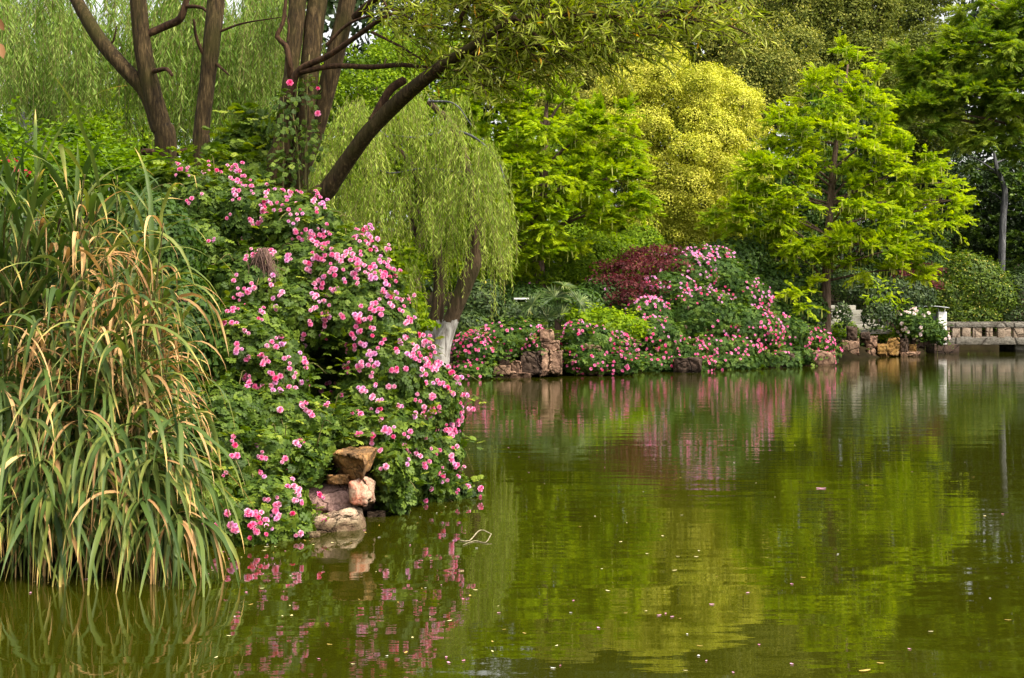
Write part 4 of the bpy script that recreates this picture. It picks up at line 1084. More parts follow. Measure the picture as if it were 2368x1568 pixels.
# ---- wingnut (catkin) trees: layered sprays of pinnate leaves with hanging catkins
def spray_tree(lst, label, mat, npad, trunk_pts, trunk_rad, name, group, ncat=700, leaf_len=.25, tmpl=PINNATE, padr=.75, per=11, tw=9, bark='bark_far', catkins=True, tlo=0., thi=1., nlimb=40, up=.45):
    B = blobs_of(lst)
    tp = np.array(trunk_pts)
    root = thing(name, label, 'tree', (tp[0, 0], tp[0, 1], gz(tp[0, 0], tp[0, 1])), group)
    pads, nr, bi = on_blobs(B, npad, .45, 1.0, up, .7, cull=.5)
    P0, Y0, N0, S0, T0, cat = [], [], [], [], [], []
    for c, n_ in zip(pads, nr):
        o = np.array([n_[0], n_[1], 0.12 + .35 * max(0, n_[2])]) + rdir(1)[0] * .35
        o = norm(o)
        pt = rng.normal() * .15
        for k in range(tw):
            a = rng.uniform(-1.5, 1.5)
            ca, sa = math.cos(a), math.sin(a)
            dr = norm(np.array([o[0] * ca - o[1] * sa, o[0] * sa + o[1] * ca, o[2] + rng.normal() * .3]))
            L = padr * rng.uniform(.35, 1.2)
            t = (np.arange(per) + .6) / per
            q = c + dr * (L * t)[:, None] + np.array([0, 0, -1.0]) * (L * .28 * t * t)[:, None]
            sd = np.array([-dr[1], dr[0], 0])
            sg = np.where(np.arange(per) % 2, 1., -1.)[:, None]
            Yd = dr * (.5 + .9 * t[:, None]) + sd * sg * (1.1 - .9 * t[:, None]) + rdir(per) * .4 + np.array([0, 0, -.1])
            P0.append(q); Y0.append(Yd); N0.append(np.tile([0, 0, 1.0], (per, 1)) + rdir(per) * .75)
            S0.append(leaf_len * rng.uniform(.5, 1.2, per) * (1.05 - .35 * t)); T0.append(np.clip(rng.random(per) * .6 + .15 + pt + .3 * t, 0, 1) * (thi - tlo) + tlo)
            if catkins and rng.random() < .6: cat.append(q[rng.integers(per)])
            if catkins and rng.random() < .3: cat.append(q[rng.integers(per)])
    g = Geo()
    scatter(g, tmpl, np.concatenate(P0), np.concatenate(Y0), np.concatenate(N0), np.concatenate(S0), np.concatenate(T0))
    g.build('crown', M[mat], root)
    g = Geo()
    tube(g, tp, trunk_rad, 12, .25, .05)
    g.build('trunk', M[bark], root)
    g = Geo()
    zt = tp[:, 2]
    for k in range(nlimb):
        c = pads[rng.integers(len(pads))]
        h = min(max(c[2] - rng.uniform(.3, 1.4), zt[1]), zt[-1])
        j = np.interp(h, zt, np.arange(len(tp)))
        s = tp[int(j)] + (tp[min(int(j) + 1, len(tp) - 1)] - tp[int(j)]) * (j - int(j))
        tube(g, [s, s * .5 + c * .5 + [0, 0, .12], c], [trunk_rad[0] * .28, trunk_rad[0] * .18, .012], 6, .3)
    g.build('limbs', M[bark], root)
    if catkins and cat:
        cat = np.array(cat)[rng.permutation(len(cat))[:ncat]]
        k = len(cat)
        L = rng.uniform(.14, .4, k)
        W = np.full(k, .018)
        g = Geo()
        for ax in ((1, 0), (0, 1)):
            sx = np.array([ax[0], ax[1], 0.]) 
            sw = rng.normal(size=(k, 3)) * .02
            V = np.stack([cat - sx * .006, cat + sx * .006, cat + sx * W[:, None] + sw * .5 - np.array([0, 0, 1]) * (L * .5)[:, None], cat - sx * W[:, None] + sw * .5 - np.array([0, 0, 1]) * (L * .5)[:, None],
                          cat + sx * .008 + sw - np.array([0, 0, 1]) * L[:, None], cat - sx * .008 + sw - np.array([0, 0, 1]) * L[:, None]], 1).reshape(-1, 3)
            b0 = (np.arange(k) * 6)[:, None]
            Q = np.concatenate([b0 + [[0, 1, 2, 3]], b0 + [[3, 2, 4, 5]]])
            g.add(V, quads=Q, tint=np.repeat(rng.random(k), 6))
        ob = g.build('catkins', M['catkin'], root); ob['kind'] = 'stuff'
    return root

def TP(*pts): return [P(*p) for p in pts]
tz = gz(*P(1912, 780, 50.5)[:2])
tr = TP((1912, 780, 50.5), (1910, 650, 50.5), (1915, 540, 50.5), (1925, 400, 50.6), (1945, 260, 50.8), (1960, 150, 51))
tr[0][2] = tz - .2
spray_tree([(1955, 170, 51, 70, 60, 1.0), (1900, 240, 51, 100, 70, 1.4), (2010, 260, 51, 70, 70, 1.2), (1830, 300, 51, 60, 60, 1.1), (1930, 340, 50.6, 150, 80, 1.8), (1790, 410, 50.4, 100, 70, 1.6), (2060, 400, 50.6, 110, 70, 1.6), (2140, 450, 50.5, 70, 60, 1.1), (2190, 480, 50.4, 45, 35, .7),
            (1900, 470, 49.8, 190, 80, 2.0), (1740, 510, 50.2, 90, 70, 1.4), (2070, 520, 50, 140, 60, 1.6), (2000, 590, 49.6, 120, 60, 1.5), (1840, 570, 49.8, 60, 60, 1.1), (2060, 630, 49.8, 80, 50, 1.1), (1690, 500, 50.4, 50, 40, .9), (2130, 680, 50, 45, 18, .5), (1850, 680, 48.8, 45, 35, .5)],
           'tall yellow green catkin tree with a straight trunk standing on the far bank', 'wingnut', 340, tr, [.18, .155, .14, .11, .07, .03], 'catkin_tree', 'catkin trees of the far bank', ncat=1500, tw=8)
tr = TP((1250, 740, 47.5), (1245, 600, 47.5), (1255, 450, 47.5), (1260, 300, 47.6), (1265, 220, 47.8))
tr[0][2] = gz(*tr[0][:2]) - .2
spray_tree([(1150, 260, 47.5, 90, 70, 1.6), (1280, 300, 47.2, 120, 90, 1.8), (1400, 330, 47.4, 80, 90, 1.6), (1120, 380, 47.5, 90, 90, 1.6), (1240, 420, 46.6, 140, 90, 1.8), (1390, 440, 46.6, 95, 70, 1.6), (1160, 510, 46.6, 110, 80, 1.6), (1300, 520, 46.2, 130, 60, 1.5),
            (1440, 490, 46.8, 60, 40, 1.0), (1230, 580, 46.4, 110, 50, 1.3), (1130, 600, 46.4, 70, 60, 1.2)],
           'broad green catkin tree behind the weeping willow of the far bank', 'wingnut_dark', 360, tr, [.26, .2, .16, .1, .04], 'catkin_tree', 'catkin trees of the far bank', ncat=800, tw=8, nlimb=20)
tr = TP((2460, 640, 64), (2440, 420, 64), (2400, 200, 64), (2340, 60, 64))
tr[0][2] = gz(*tr[0][:2]) - .2
spray_tree([(2160, 190, 64, 85, 60, 1.8), (2290, 130, 63.5, 100, 80, 2.2), (2230, 240, 63, 100, 60, 2), (2350, 230, 62.5, 80, 80, 2), (2340, 50, 64, 60, 50, 1.8), (2265, 20, 64, 40, 50, 1.4), (2215, 110, 64, 50, 35, 1.2), (2130, 270, 63, 60, 45, 1.5), (2110, 150, 64.5, 50, 40, 1.4), (2420, 120, 63.5, 70, 90, 1.8), (2300, 320, 63, 90, 40, 1.5), (2400, 330, 63, 70, 60, 1.5)],
           'feathery green tree leaning in beside the gap of sky', 'feather', 300, tr, [.3, .24, .18, .08], 'feathery_tree', None, catkins=False, leaf_len=.42, tmpl=FEATHER, padr=1.0, tlo=.15)
# thin broad-leaved tree by the bridge
tr = TP((2312, 680, 72), (2318, 520, 72), (2322, 440, 72), (2303, 385, 72), (2295, 330, 72))
tr[0][2] = gz(*tr[0][:2]) - .2
spray_tree([(2230, 300, 72.5, 60, 25, .8), (2280, 350, 72, 60, 30, .8), (2210, 350, 72, 40, 20, .6), (2360, 400, 72.5, 60, 60, 1), (2270, 420, 73, 50, 50, .8), (2380, 500, 73, 60, 80, .8), (2260, 540, 74, 50, 60, .8), (2370, 590, 74, 60, 50, .8)],
           'thin trunked broad leaved tree standing behind the bridge', 'deepgreen', 120, tr, [.19, .17, .15, .1, .04], 'broadleaf_tree', None, catkins=False, leaf_len=.26, tmpl=LEAFW, padr=.7, per=7, tw=8, tlo=.2, nlimb=5, bark='bark_grey')
# sapling by the rocks
b0 = P(2040, 770, 57)
root = thing('sapling', 'young many stemmed sapling with yellow green tips by the stone steps', 'sapling', (b0[0], b0[1], gz(b0[0], b0[1])))
g = Geo(); g2 = Geo()
for (u, v) in [(2020, 690), (2062, 680), (2028, 655), (2075, 705)]:
    e = P(u, v, 56.8)
    tube(g, [(b0[0], b0[1], gz(b0[0], b0[1]) - .1), b0 * .5 + e * .5 + [0, 0, .1], e], [.04, .03, .012], 6, .15)
    q = e + rng.normal(size=(26, 3)) * [.3, .25, .16]
    scatter(g2, PINNATE, q, rdir(26) + [0, 0, -.2], np.tile([0, 0, 1.0], (26, 1)) + rdir(26) * .4, rng.uniform(.18, .32, 26), rng.random(26))
g.build('stems', M['bark_grey'], root); g2.build('foliage', M['wingnut'], root)

# ------------------------------------------------------------------ willows
def strands(geo, tw, anchors, lens, out_dirs, leaf_len, spacing, tlo, thi, tmpl=WILLOW, spread=.55, tw_r=.003, sway=.12, tintmap=None):
    for a, L, od in zip(anchors, lens, out_dirs):
        n = max(4, int(L / spacing))
        t = (np.arange(n) + rng.random(n) * .8) / n
        reach = L * .22
        ph = rng.random(2) * 6
        c = a + od * (reach * (1 - np.exp(-3 * t)))[:, None] + np.array([0, 0, -1.0]) * (L * (t - .12 * (1 - np.exp(-6 * t))))[:, None]
        c[:, 0] += sway * .5 * np.sin(t * 2.2 + ph[0]) * t; c[:, 1] += sway * .5 * np.sin(t * 2.5 + ph[1]) * t
        sd = rdir(n); sd[:, 2] *= .2
        Yd = norm(sd) * spread + np.array([0, 0, -.85]) + od * .1
        tn = np.clip(rng.random(n) * .5 + .2 + rng.normal() * .16 + .15 * t, 0, 1) * (thi - tlo) + tlo
        scatter(geo, tmpl, c, Yd, rdir(n), leaf_len * rng.uniform(.6, 1.2, n), tn)
        m_ = max(3, n // 8)
        tt = np.linspace(0, 1, m_)
        cc = a + od * (reach * (1 - np.exp(-3 * tt)))[:, None] + np.array([0, 0, -1.0]) * (L * (tt - .12 * (1 - np.exp(-6 * tt))))[:, None]
        cc[:, 0] += sway * .5 * np.sin(tt * 2.2 + ph[0]) * tt; cc[:, 1] += sway * .5 * np.sin(tt * 2.5 + ph[1]) * tt
        V = np.concatenate([cc - [tw_r, 0, 0], cc + [tw_r, 0, 0]])
        i = np.arange(m_ - 1)
        tw.add(V, quads=np.stack([i, i + m_, i + m_ + 1, i + 1], -1))

def curtain(geo, tw, bundles, per, L0, L1, jit, leaf_len, spacing, tlo, thi, **kw):
    """bundles: points where a branchlet lets its strands hang"""
    for b in bundles:
        n = rng.poisson(per)
        if not n: continue
        a = b + rng.normal(size=(n, 3)) * jit
        od = rdir(n); od[:, 2] = 0; od = norm(od + norm(rng.normal(size=(1, 3))) * [1, 1, 0])
        k = rng.uniform(.6, 1.2)
        strands(geo, tw, a, rng.uniform(L0, L1, n) * k, od, leaf_len, spacing, tlo, thi, **kw)

def rnd_px(n, u0, u1, v0, v1, d0, d1):
    return [P(rng.uniform(u0, u1), rng.uniform(v0, v1), rng.uniform(d0, d1)) for _ in range(n)]

# the front willows: stems and the olive branches reaching over the pond
def stem_geo(specs, bark, root, name='trunk'):
    for pts, rad in specs:
        g = Geo(); tube(g, pts, rad, 16, .06, .035); g.build(name, bark, root)

def limb(pts, rad, sides, step, rough, root):
    g = Geo(); tube(g, pts, rad, sides, step, rough); g.build('limb', M['bark_red'], root)

def foot(u, v, d, z=None):
    p = P(u, v, d); p[2] = gz(p[0], p[1]) - .15
    return p

f = foot(372, 480, 19)
root = thing('willow_tree', 'forked willow with two dark stems, furthest from the water on the near bank', 'tree', f, 'willows of the near bank')
stem_geo([([f, P(383, 360, 19), P(372, 290, 19), P(352, 215, 19), P(330, 110, 19), P(315, -60, 19), P(305, -260, 19)], [.19, .15, .138, .124, .115, .11, .1]),
          ([P(368, 300, 19.02), P(338, 215, 19.05), P(285, 155, 19.1), P(230, 90, 19.2), P(172, -10, 19.4), P(120, -140, 19.6)], [.11, .105, .10, .095, .085, .07])], M['bark'], root)
g = None
limb([P(330, 85, 19), P(385, 60, 19), P(415, 45, 18.9), P(430, 5, 18.9), P(440, -30, 18.9)], [.05, .05, .05, .04, .03], 8, .06, .1, root=root)
limb([P(425, 15, 18.9), P(470, 20, 18.8), P(500, 60, 18.8)], [.03, .025, .01], 6, .06, .1, root=root)
limb([P(355, 165, 18.9), P(385, 160, 18.7), P(398, 175, 18.6)], [.035, .03, .02], 7, .06, .1, root=root)
limb([P(250, 110, 19.2), P(262, 95, 19.2), P(270, 60, 19.2)], [.02, .015, .008], 6, .06, .1, root=root)
g = None
g, g2 = Geo(), Geo()
curtain(g, g2, rnd_px(40, -40, 420, -60, 120, 20.5, 25), 20, .5, 1.7, .10, .135, .045, .1, 1)
curtain(g, g2, rnd_px(34, -20, 420, 60, 260, 21, 26), 18, .4, 1.3, .10, .135, .045, .1, .9)
fo = g.build('foliage', M['willow'], root); g2.build('twigs', M['cane'], fo)

f = foot(462, 480, 18.2)
root = thing('willow_tree', 'single stemmed willow between the forked willow and the cluster of trunks', 'tree', f, 'willows of the near bank')
stem_geo([([f, P(465, 370, 18.2), P(466, 300, 18.2), P(478, 200, 18.2), P(490, 90, 18.2), P(500, -20, 18.3), P(505, -260, 18.4)], [.14, .11, .105, .1, .108, .115, .1])], M['bark'], root)
g = None
limb([P(482, 150, 18.2), P(455, 90, 18.1), P(448, 45, 18.0)], [.03, .022, .015], 7, .06, .1, root=root)
limb([P(490, 140, 18.2), P(520, 165, 18.1), P(530, 175, 18.0)], [.025, .018, .008], 7, .06, .1, root=root)
limb([P(505, 75, 18.2), P(560, 55, 18.1), P(650, 40, 18)], [.018, .014, .006], 6, .06, .1, root=root)
g = None
g, g2 = Geo(), Geo()
curtain(g, g2, rnd_px(28, 400, 680, -60, 110, 20, 25), 20, .5, 1.8, .10, .135, .045, .1, 1)
curtain(g, g2, rnd_px(26, 400, 680, 80, 260, 21, 26), 17, .4, 1.2, .10, .135, .045, .1, 1)
fo = g.build('foliage', M['willow'], root); g2.build('twigs', M['cane'], fo)

g = Geo()
tube(g, [P(330, 352, 19.6), P(400, 355, 19.4), P(450, 348, 19.2), P(510, 350, 19)], [.05, .05, .045, .04], 8, .08, .1)
lg = g.build('fallen_branch', M['bark_red'], None, origin=P(420, 355, 19.3))
tag(lg, 'bare horizontal branch caught behind the two left willow stems', 'branch')

f = foot(650, 560, 17.2)
root = thing('willow_tree', 'cluster of leaning willow trunks whose branches reach out over the pond', 'tree', f, 'willows of the near bank')
stem_geo([([f + [-.1, 0, 0], P(632, 440, 17), P(650, 340, 17), P(662, 260, 17), P(672, 170, 17.1), P(684, 60, 17.2), P(690, -60, 17.3), P(690, -260, 17.4)], [.18, .125, .115, .11, .085, .10, .11, .09]),
          ([f + [.1, .1, 0], P(678, 440, 17.1), P(697, 360, 17.1), P(708, 260, 17.15), P(715, 170, 17.2), P(726, 60, 17.3), P(738, -40, 17.4), P(748, -260, 17.5)], [.2, .155, .14, .125, .12, .118, .118, .1]),
          ([P(692, 410, 17.15), P(722, 330, 17.2), P(745, 250, 17.2), P(772, 140, 17.2), P(798, 30, 17.2), P(812, -60, 17.2), P(840, -260, 17.3)], [.10, .10, .105, .11, .105, .10, .08]),
          ([foot(640, 560, 16.7), P(712, 508, 16.62), P(757, 440, 16.5), P(800, 376, 16.4), P(850, 308, 16.2), P(895, 260, 16.1), P(935, 222, 15.9), P(985, 180, 15.6), P(1040, 140, 15.3), P(1110, 95, 15), P(1190, 40, 14.8)], [.14, .11, .105, .095, .09, .09, .085, .075, .06, .045, .03])], M['bark'], root)
g = None
limb([P(862, 280, 16.15), P(885, 235, 16.2), P(905, 205, 16.2), P(935, 185, 16.2)], [.055, .05, .05, .05], 9, .06, .08, root=root)
limb([P(668, 230, 16.9), P(690, 165, 16.8), P(760, 128, 16.6), P(830, 80, 16.4), P(880, 45, 16.2), P(960, 10, 16)], [.05, .045, .036, .03, .025, .015], 8, .06, .06, root=root)
limb([P(690, 168, 16.8), P(770, 153, 16.6), P(860, 155, 16.4), P(930, 150, 16.2), P(1000, 158, 16), P(1040, 150, 15.8)], [.036, .032, .03, .026, .022, .012], 8, .06, .06, root=root)
limb([P(672, 180, 16.9), P(668, 140, 16.8), P(660, 105, 16.8), P(640, 85, 16.8), P(655, 50, 16.8), P(662, -20, 16.8)], [.045, .04, .035, .03, .026, .02], 8, .06, .12, root=root)
limb([P(664, 95, 16.8), P(668, 60, 16.8), P(660, 30, 16.8)], [.015, .012, .006], 6, .06, .1, root=root)
limb([P(755, 105, 16.6), P(800, 60, 16.5), P(850, 38, 16.3), P(900, 30, 16.2), P(960, 55, 16)], [.02, .018, .014, .012, .006], 6, .06, .1, root=root)
limb([P(860, 75, 16.2), P(920, 105, 16), P(975, 138, 15.8)], [.018, .016, .01], 6, .06, .1, root=root)
limb([P(820, 40, 17.1), P(880, -10, 16.5), P(960, -40, 16)], [.05, .04, .03], 8, .06, .1, root=root)
# long reddish branches over the pond
LONG = ([(1040, 140, 15.3), (1160, 112, 15.1), (1276, 110, 14.9), (1300, 102, 14.9), (1340, 112, 14.8), (1364, 108, 14.8), (1400, 95, 14.7), (1435, 85, 14.6), (1520, 60, 14.5)],
            [(1110, 95, 15), (1180, 60, 14.9), (1250, 38, 14.8), (1388, 38, 14.6), (1505, 38, 14.5), (1550, 38, 14.4), (1623, 50, 14.3), (1691, 62, 14.2), (1730, 80, 14.2)],
            [(1505, 38, 14.5), (1603, 19, 14.3), (1653, 15, 14.2), (1691, -5, 14.2)],
            [(1270, 60, 14.9), (1335, 85, 14.8), (1382, 103, 14.7), (1417, 124, 14.6)],
            [(960, -40, 16), (1060, -20, 15.6), (1180, -30, 15), (1350, -20, 14.6)],
            [(1060, 60, 15.4), (1075, 20, 15.3), (1110, -10, 15.2)])
for pts in LONG:
    n = len(pts)
    limb([P(*q) for q in pts], list(np.linspace(.032, .007, n)), 7, .08, .08, root=root)
g = None
# sprays of narrow leaves on the overhanging limbs
g, g2 = Geo(), Geo()
def vmax(u): return np.interp(u, [780, 850, 950, 1050, 1150, 1250, 1350, 1450, 1550, 1650, 1760], [60, 110, 180, 215, 200, 190, 150, 140, 110, 90, 60])
EXTRA = [[(985, 178, 15.6), (1080, 185, 15.3), (1180, 195, 15.1)], [(900, 20, 16), (1000, 62, 15.7), (1120, 80, 15.4), (1230, 150, 15.2)], [(1040, 140, 15.4), (1100, 190, 15.2), (1150, 205, 15)],
         [(870, -30, 16.2), (920, 60, 16), (985, 110, 15.8)], [(1190, 40, 14.8), (1260, 100, 14.6), (1330, 150, 14.5)], [(1300, 30, 14.8), (1400, 60, 14.6), (1480, 120, 14.5)], [(1000, -60, 15.6), (1150, 0, 15.2), (1300, 10, 14.8)],
         [(1100, -60, 15.2), (1280, -40, 14.8), (1480, -30, 14.5)], [(1560, 40, 14.4), (1640, 70, 14.3)]]
lines = []
for pts in list(LONG) + EXTRA:
    c, _ = spline([P(*q) for q in pts], np.ones(len(pts)), .04)
    lines.append(c)
allp = np.concatenate(lines)
cnt = 0
while cnt < 760:
    s = allp[rng.integers(len(allp))] + rng.normal(size=3) * [.16, .22, .12]
    u, v = CX + s[0] / s[1] * F, HY - (s[2] - H) / s[1] * F
    if v > vmax(u) - 10 + rng.normal() * 16: continue
    if rng.random() > np.interp(u, [790, 900, 1000, 1300, 1450, 1600, 1760], [.25, .6, 1, .9, .6, .5, .35]): continue
    cnt += 1
    dr = norm(np.array([.7 + rng.normal() * .45, rng.normal() * .5, rng.normal() * .4 + .02]))
    L = rng.uniform(.2, .55)
    n = int(L / .026)
    t = (np.arange(n) + rng.random(n) * .6) / n
    c = s + dr * (L * t)[:, None] + np.array([0, 0, -1.0]) * (L * .35 * t * t)[:, None]
    Yd = dr * .7 + rdir(n) * .85 + np.array([0, 0, -.2])
    tn = np.clip(rng.random(n) * .6 + .22 + rng.normal() * .14, 0, .92)
    tn[rng.random(n) < .012] = 1.0
    scatter(g, WILLOWN, c, Yd, rdir(n) + [0, 0, .6], rng.uniform(.09, .17, n), tn)
    tube(g2, [s, s + dr * L * .5 - [0, 0, L * .095], s + dr * L - np.array([0, 0, L * .35])], [.005, .004, .002], 4, .15)
for pts in EXTRA:
    tube(g2, [P(*q) for q in pts], list(np.linspace(.014, .004, len(pts))), 5, .1, .08)
fo = g.build('foliage', M['willow_olive'], root); g2.build('twigs', M['bark_red'], fo)
g, g2 = Geo(), Geo()
curtain(g, g2, rnd_px(22, 560, 700, -40, 60, 20, 23), 10, .5, 1.4, .14, .10, .035, .1, 1)
fo = g.build('hanging_foliage', M['willow'], root); g2.build('twigs', M['cane'], fo)

# grey trunk far left
f = foot(70, 420, 27)
root = thing('old_tree', 'leaning grey trunked tree behind the hanging willow strands', 'tree', f)
stem_geo([([f, P(55, 260, 27), P(30, 150, 27), P(0, 20, 27), P(-30, -100, 27)], [.3, .26, .22, .2, .16]), ([P(60, 290, 27.05), P(75, 200, 27.1), P(60, 120, 27.3)], [.14, .12, .08])], M['bark_grey'], root)
g, g2 = Geo(), Geo()
curtain(g, g2, rnd_px(26, -60, 160, -60, 60, 27, 30), 9, .6, 1.5, .2, .11, .04, 0, .8)
fo = g.build('foliage', M['willow'], root); g2.build('twigs', M['cane'], fo)

# weeping willow with white painted feet on the far-left bank
f = foot(1022, 800, 37)
root = thing('weeping_willow', 'weeping willow with white painted trunk feet leaning over the pond', 'tree', f, 'willows of the near bank')
pz = P(0, 742, 37)[2] - f[2]
wb = bark_mat('painted_willow_bark', (.022, .014, .009), (.075, .05, .028), (.15, .10, .06), 9, moss=(.05, .05, .015), paint_z=pz)
stem_geo([([foot(1012, 800, 37), P(1020, 815, 37), P(1033, 768, 37), P(1051, 718, 37), P(1076, 655, 37), P(1096, 600, 37), P(1100, 520, 37), P(1080, 400, 37), P(1050, 300, 37), P(990, 235, 37)], [.26, .22, .2, .2, .21, .21, .18, .15, .12, .06]),
          ([foot(985, 800, 37.4), P(994, 800, 37.4), P(1007, 745, 37.4), P(1016, 650, 37.5), P(1000, 520, 37.6), P(960, 400, 37.6), P(900, 320, 37.5)], [.26, .22, .19, .16, .13, .1, .05])], wb, root)
g = Geo()
for pts in ([(1050, 300, 37), (960, 318, 36.6), (900, 312, 36.4), (860, 318, 36.3)], [(1080, 400, 37), (980, 390, 36.4), (900, 400, 36.1), (840, 375, 36)], [(1050, 300, 37), (1100, 320, 36.4), (1150, 370, 36), (1170, 430, 35.8)],
            [(990, 235, 37), (1050, 240, 36.4), (1090, 290, 36)], [(1090, 480, 37), (1130, 430, 36.5), (1160, 460, 36)], [(900, 320, 37.5), (850, 290, 37), (790, 330, 37)]):
    g = Geo(); tube(g, [P(*q) for q in pts], list(np.linspace(.034, .01, len(pts))), 7, .15, .08); g.build('limb', M['bark_grey'], root)
g, g2 = Geo(), Geo()
def arc(n, u0, u1, f0, dj, vj):
    out = []
    for _ in range(n):
        u = rng.uniform(u0, u1)
        out.append(P(u, f0(u) + abs(rng.normal()) * vj, 36.2 + rng.normal() * dj))
    return out
top = lambda u: np.interp(u, [740, 800, 900, 980, 1060, 1110, 1150, 1175], [330, 270, 250, 235, 260, 310, 380, 450])
curtain(g, g2, arc(48, 720, 1175, lambda u: top(u) - 20 + 30 * math.sin(u * .045), 1.4, 60), 22, .4, 1.7, .16, .17, .06, .2, 1, tw_r=.004)
curtain(g, g2, arc(36, 720, 1165, lambda u: top(u) + 110, 1.2, 70), 18, .5, 1.7, .14, .17, .06, .15, 1, tw_r=.004)
curtain(g, g2, arc(18, 760, 1060, lambda u: 460, .8, 40), 14, .6, 1.5, .12, .17, .06, .15, 1, tw_r=.004)
curtain(g, g2, [P(u, v, 35.6) for u, v in [(1120, 480), (1150, 500), (1172, 520), (1050, 560), (1010, 560), (970, 570), (1100, 520), (1135, 540)]], 4, 1.0, 2.4, .1, .13, .055, .3, 1, tw_r=.005)
fo = g.build('foliage', M['willow_light'], root); g2.build('twigs', M['cane'], fo)
# leafy shoots at the painted foot
shrub([(930, 620, 36.4, 50, 60, .6), (945, 720, 35.6, 40, 50, .4), (860, 590, 36.5, 70, 60, .6), (985, 752, 35.6, 26, 12, .25)], 'shrub', 'light green shrub in front of the white painted willow feet', 'shrub', 'wingnut_dark', 3600, LEAFW, .13, .1, .9, tuft=60)

# ------------------------------------------------------------------ the reeds
def blades(geo, p0, d0, L, W, droop, tint0, tint1, segs=10, dry_from=.7):
    n = len(p0)
    pos = np.zeros((n, segs + 1, 3)); dirs = np.zeros((n, segs + 1, 3))
    p, d = p0.copy(), norm(d0)
    kink = np.where(rng.random(n) < .28, rng.integers(3, segs, n), -1)            # bent and broken blades
    for k in range(segs + 1):
        b_ = kink == k
        if b_.any(): d[b_] = norm(d[b_] * .4 + np.array([0, 0, -.9]) + rng.normal(size=(b_.sum(), 3)) * .35)
        pos[:, k] = p; dirs[:, k] = d
        p = p + d * (L / segs)[:, None]
        t = k / segs
        d = norm(d + np.array([0, 0, -1.0]) * (droop / segs * (.6 + 1.2 * t))[:, None] + rng.normal(size=(n, 3)) * .045)
    t = np.linspace(0, 1, segs + 1)
    w = np.interp(t, [0, .12, .35, .7, 1], [.45, .85, 1, .62, .02])[None, :] * W[:, None] * .5
    side = np.cross(dirs, np.array([0, 0, 1.0])) + rng.normal(size=(n, 1, 3)) * .35
    side = norm(side - dirs * (side * dirs).sum(-1, keepdims=True))
    up = norm(np.cross(side, dirs))
    V = np.stack([pos - side * w[..., None] + up * w[..., None] * .35, pos, pos + side * w[..., None] + up * w[..., None] * .35], 2)
    tn = tint0[:, None] + (tint1 - tint0)[:, None] * np.clip((t[None] - dry_from) / (1 - dry_from), 0, 1)
    b0 = (np.arange(n) * (segs + 1) * 3)[:, None, None]
    i = (np.arange(segs) * 3)[None, :, None]
    Q = np.concatenate([b0 + i + np.array([[[0, 1, 4, 3]]]), b0 + i + np.array([[[1, 2, 5, 4]]])], 1).reshape(-1, 4)
    geo.add(V.reshape(-1, 3), quads=Q, tint=np.repeat(tn.reshape(-1), 3))

def reed_clump(label, specs, dryfrac, nper, bl_len, lean, greenlift=0., width=(.03, .055), dro=(1.6, 3.6)):
    """specs: (foot, tip) of each cane"""
    c0 = np.mean([s[0] for s in specs], axis=0)
    root = thing('reed_clump', label, 'reeds', (c0[0], c0[1], gz(c0[0], c0[1])), 'giant reeds of the near bank')
    gc, gg, gd = Geo(), Geo(), Geo()
    for a, e in specs:
        m_ = (a + e) / 2 + np.array([0, 0, .25 * np.linalg.norm(e[:2] - a[:2])])
        tube(gc, [a, m_, e], [.011, .009, .005], 6, .12)
        c, _ = spline([a, m_, e], [1, 1, 1], .05)
        k = nper + rng.integers(-2, 3)
        idx = (np.linspace(.28, .99, k) * (len(c) - 1)).astype(int)
        p = c[idx]
        tang = norm(np.gradient(c, axis=0))[idx]
        sd = rdir(k); sd[:, 2] = 0; sd = norm(sd)
        d0 = tang * .9 + sd * .75 + np.array([.12, -.25, .15]) + lean
        L = bl_len * rng.uniform(.5, 1.35, k); W = rng.uniform(*width, k)
        dry = rng.random(k) < dryfrac * np.interp(np.linspace(0, 1, k), [0, 1], [1.5, .6])
        dr = rng.uniform(*dro, k)
        if (~dry).any():
            q = ~dry
            t0 = np.clip(rng.normal(.28, .12, q.sum()) + greenlift, .02, .5)
            blades(gg, p[q], d0[q], L[q], W[q], dr[q], t0, np.clip(t0 + rng.uniform(.0, .85, q.sum()), 0, 1))
        if dry.any():
            q = dry
            blades(gd, p[q], d0[q], L[q] * .9, W[q] * .75, dr[q] * 1.4, rng.uniform(.2, .9, q.sum()), rng.uniform(.5, 1, q.sum()), dry_from=.2)
    gc.build('canes', M['cane'], root)
    gg.build('leaves', M['blade'], root)
    if gd.n: gd.build('dry_leaves', M['dry'], root)
    return root

def cane_list(n, foot_u, foot_d, tip_u, tip_v, tip_d):
    out = []
    for _ in range(n):
        w = rng.random()
        fu = foot_u[0] + (foot_u[1] - foot_u[0]) * w
        a = P(fu, 1000, rng.uniform(*foot_d)); a[2] = max(gz(a[0], a[1]), .05) - .05
        w2 = np.clip(w + rng.normal() * .22, 0, 1)
        e = P(tip_u[0] + (tip_u[1] - tip_u[0]) * w2, rng.uniform(*tip_v), rng.uniform(*tip_d))
        out.append((a, e))
    return out
reed_clump('tall upright green reeds at the back of the clump on the near bank', cane_list(44, (-80, 360), (12.0, 13.0), (-60, 350), (390, 640), (11.6, 12.6)), .08, 8, .9, np.array([0, 0, .6]), .05, dro=(.7, 2.6))
reed_clump('arching reeds with many dry tan leaves beside the roses', cane_list(38, (60, 380), (11.4, 12.4), (205, 385), (480, 800), (11.0, 11.8)), .68, 10, .8, np.array([.08, -.05, 0]), .1, width=(.018, .048))
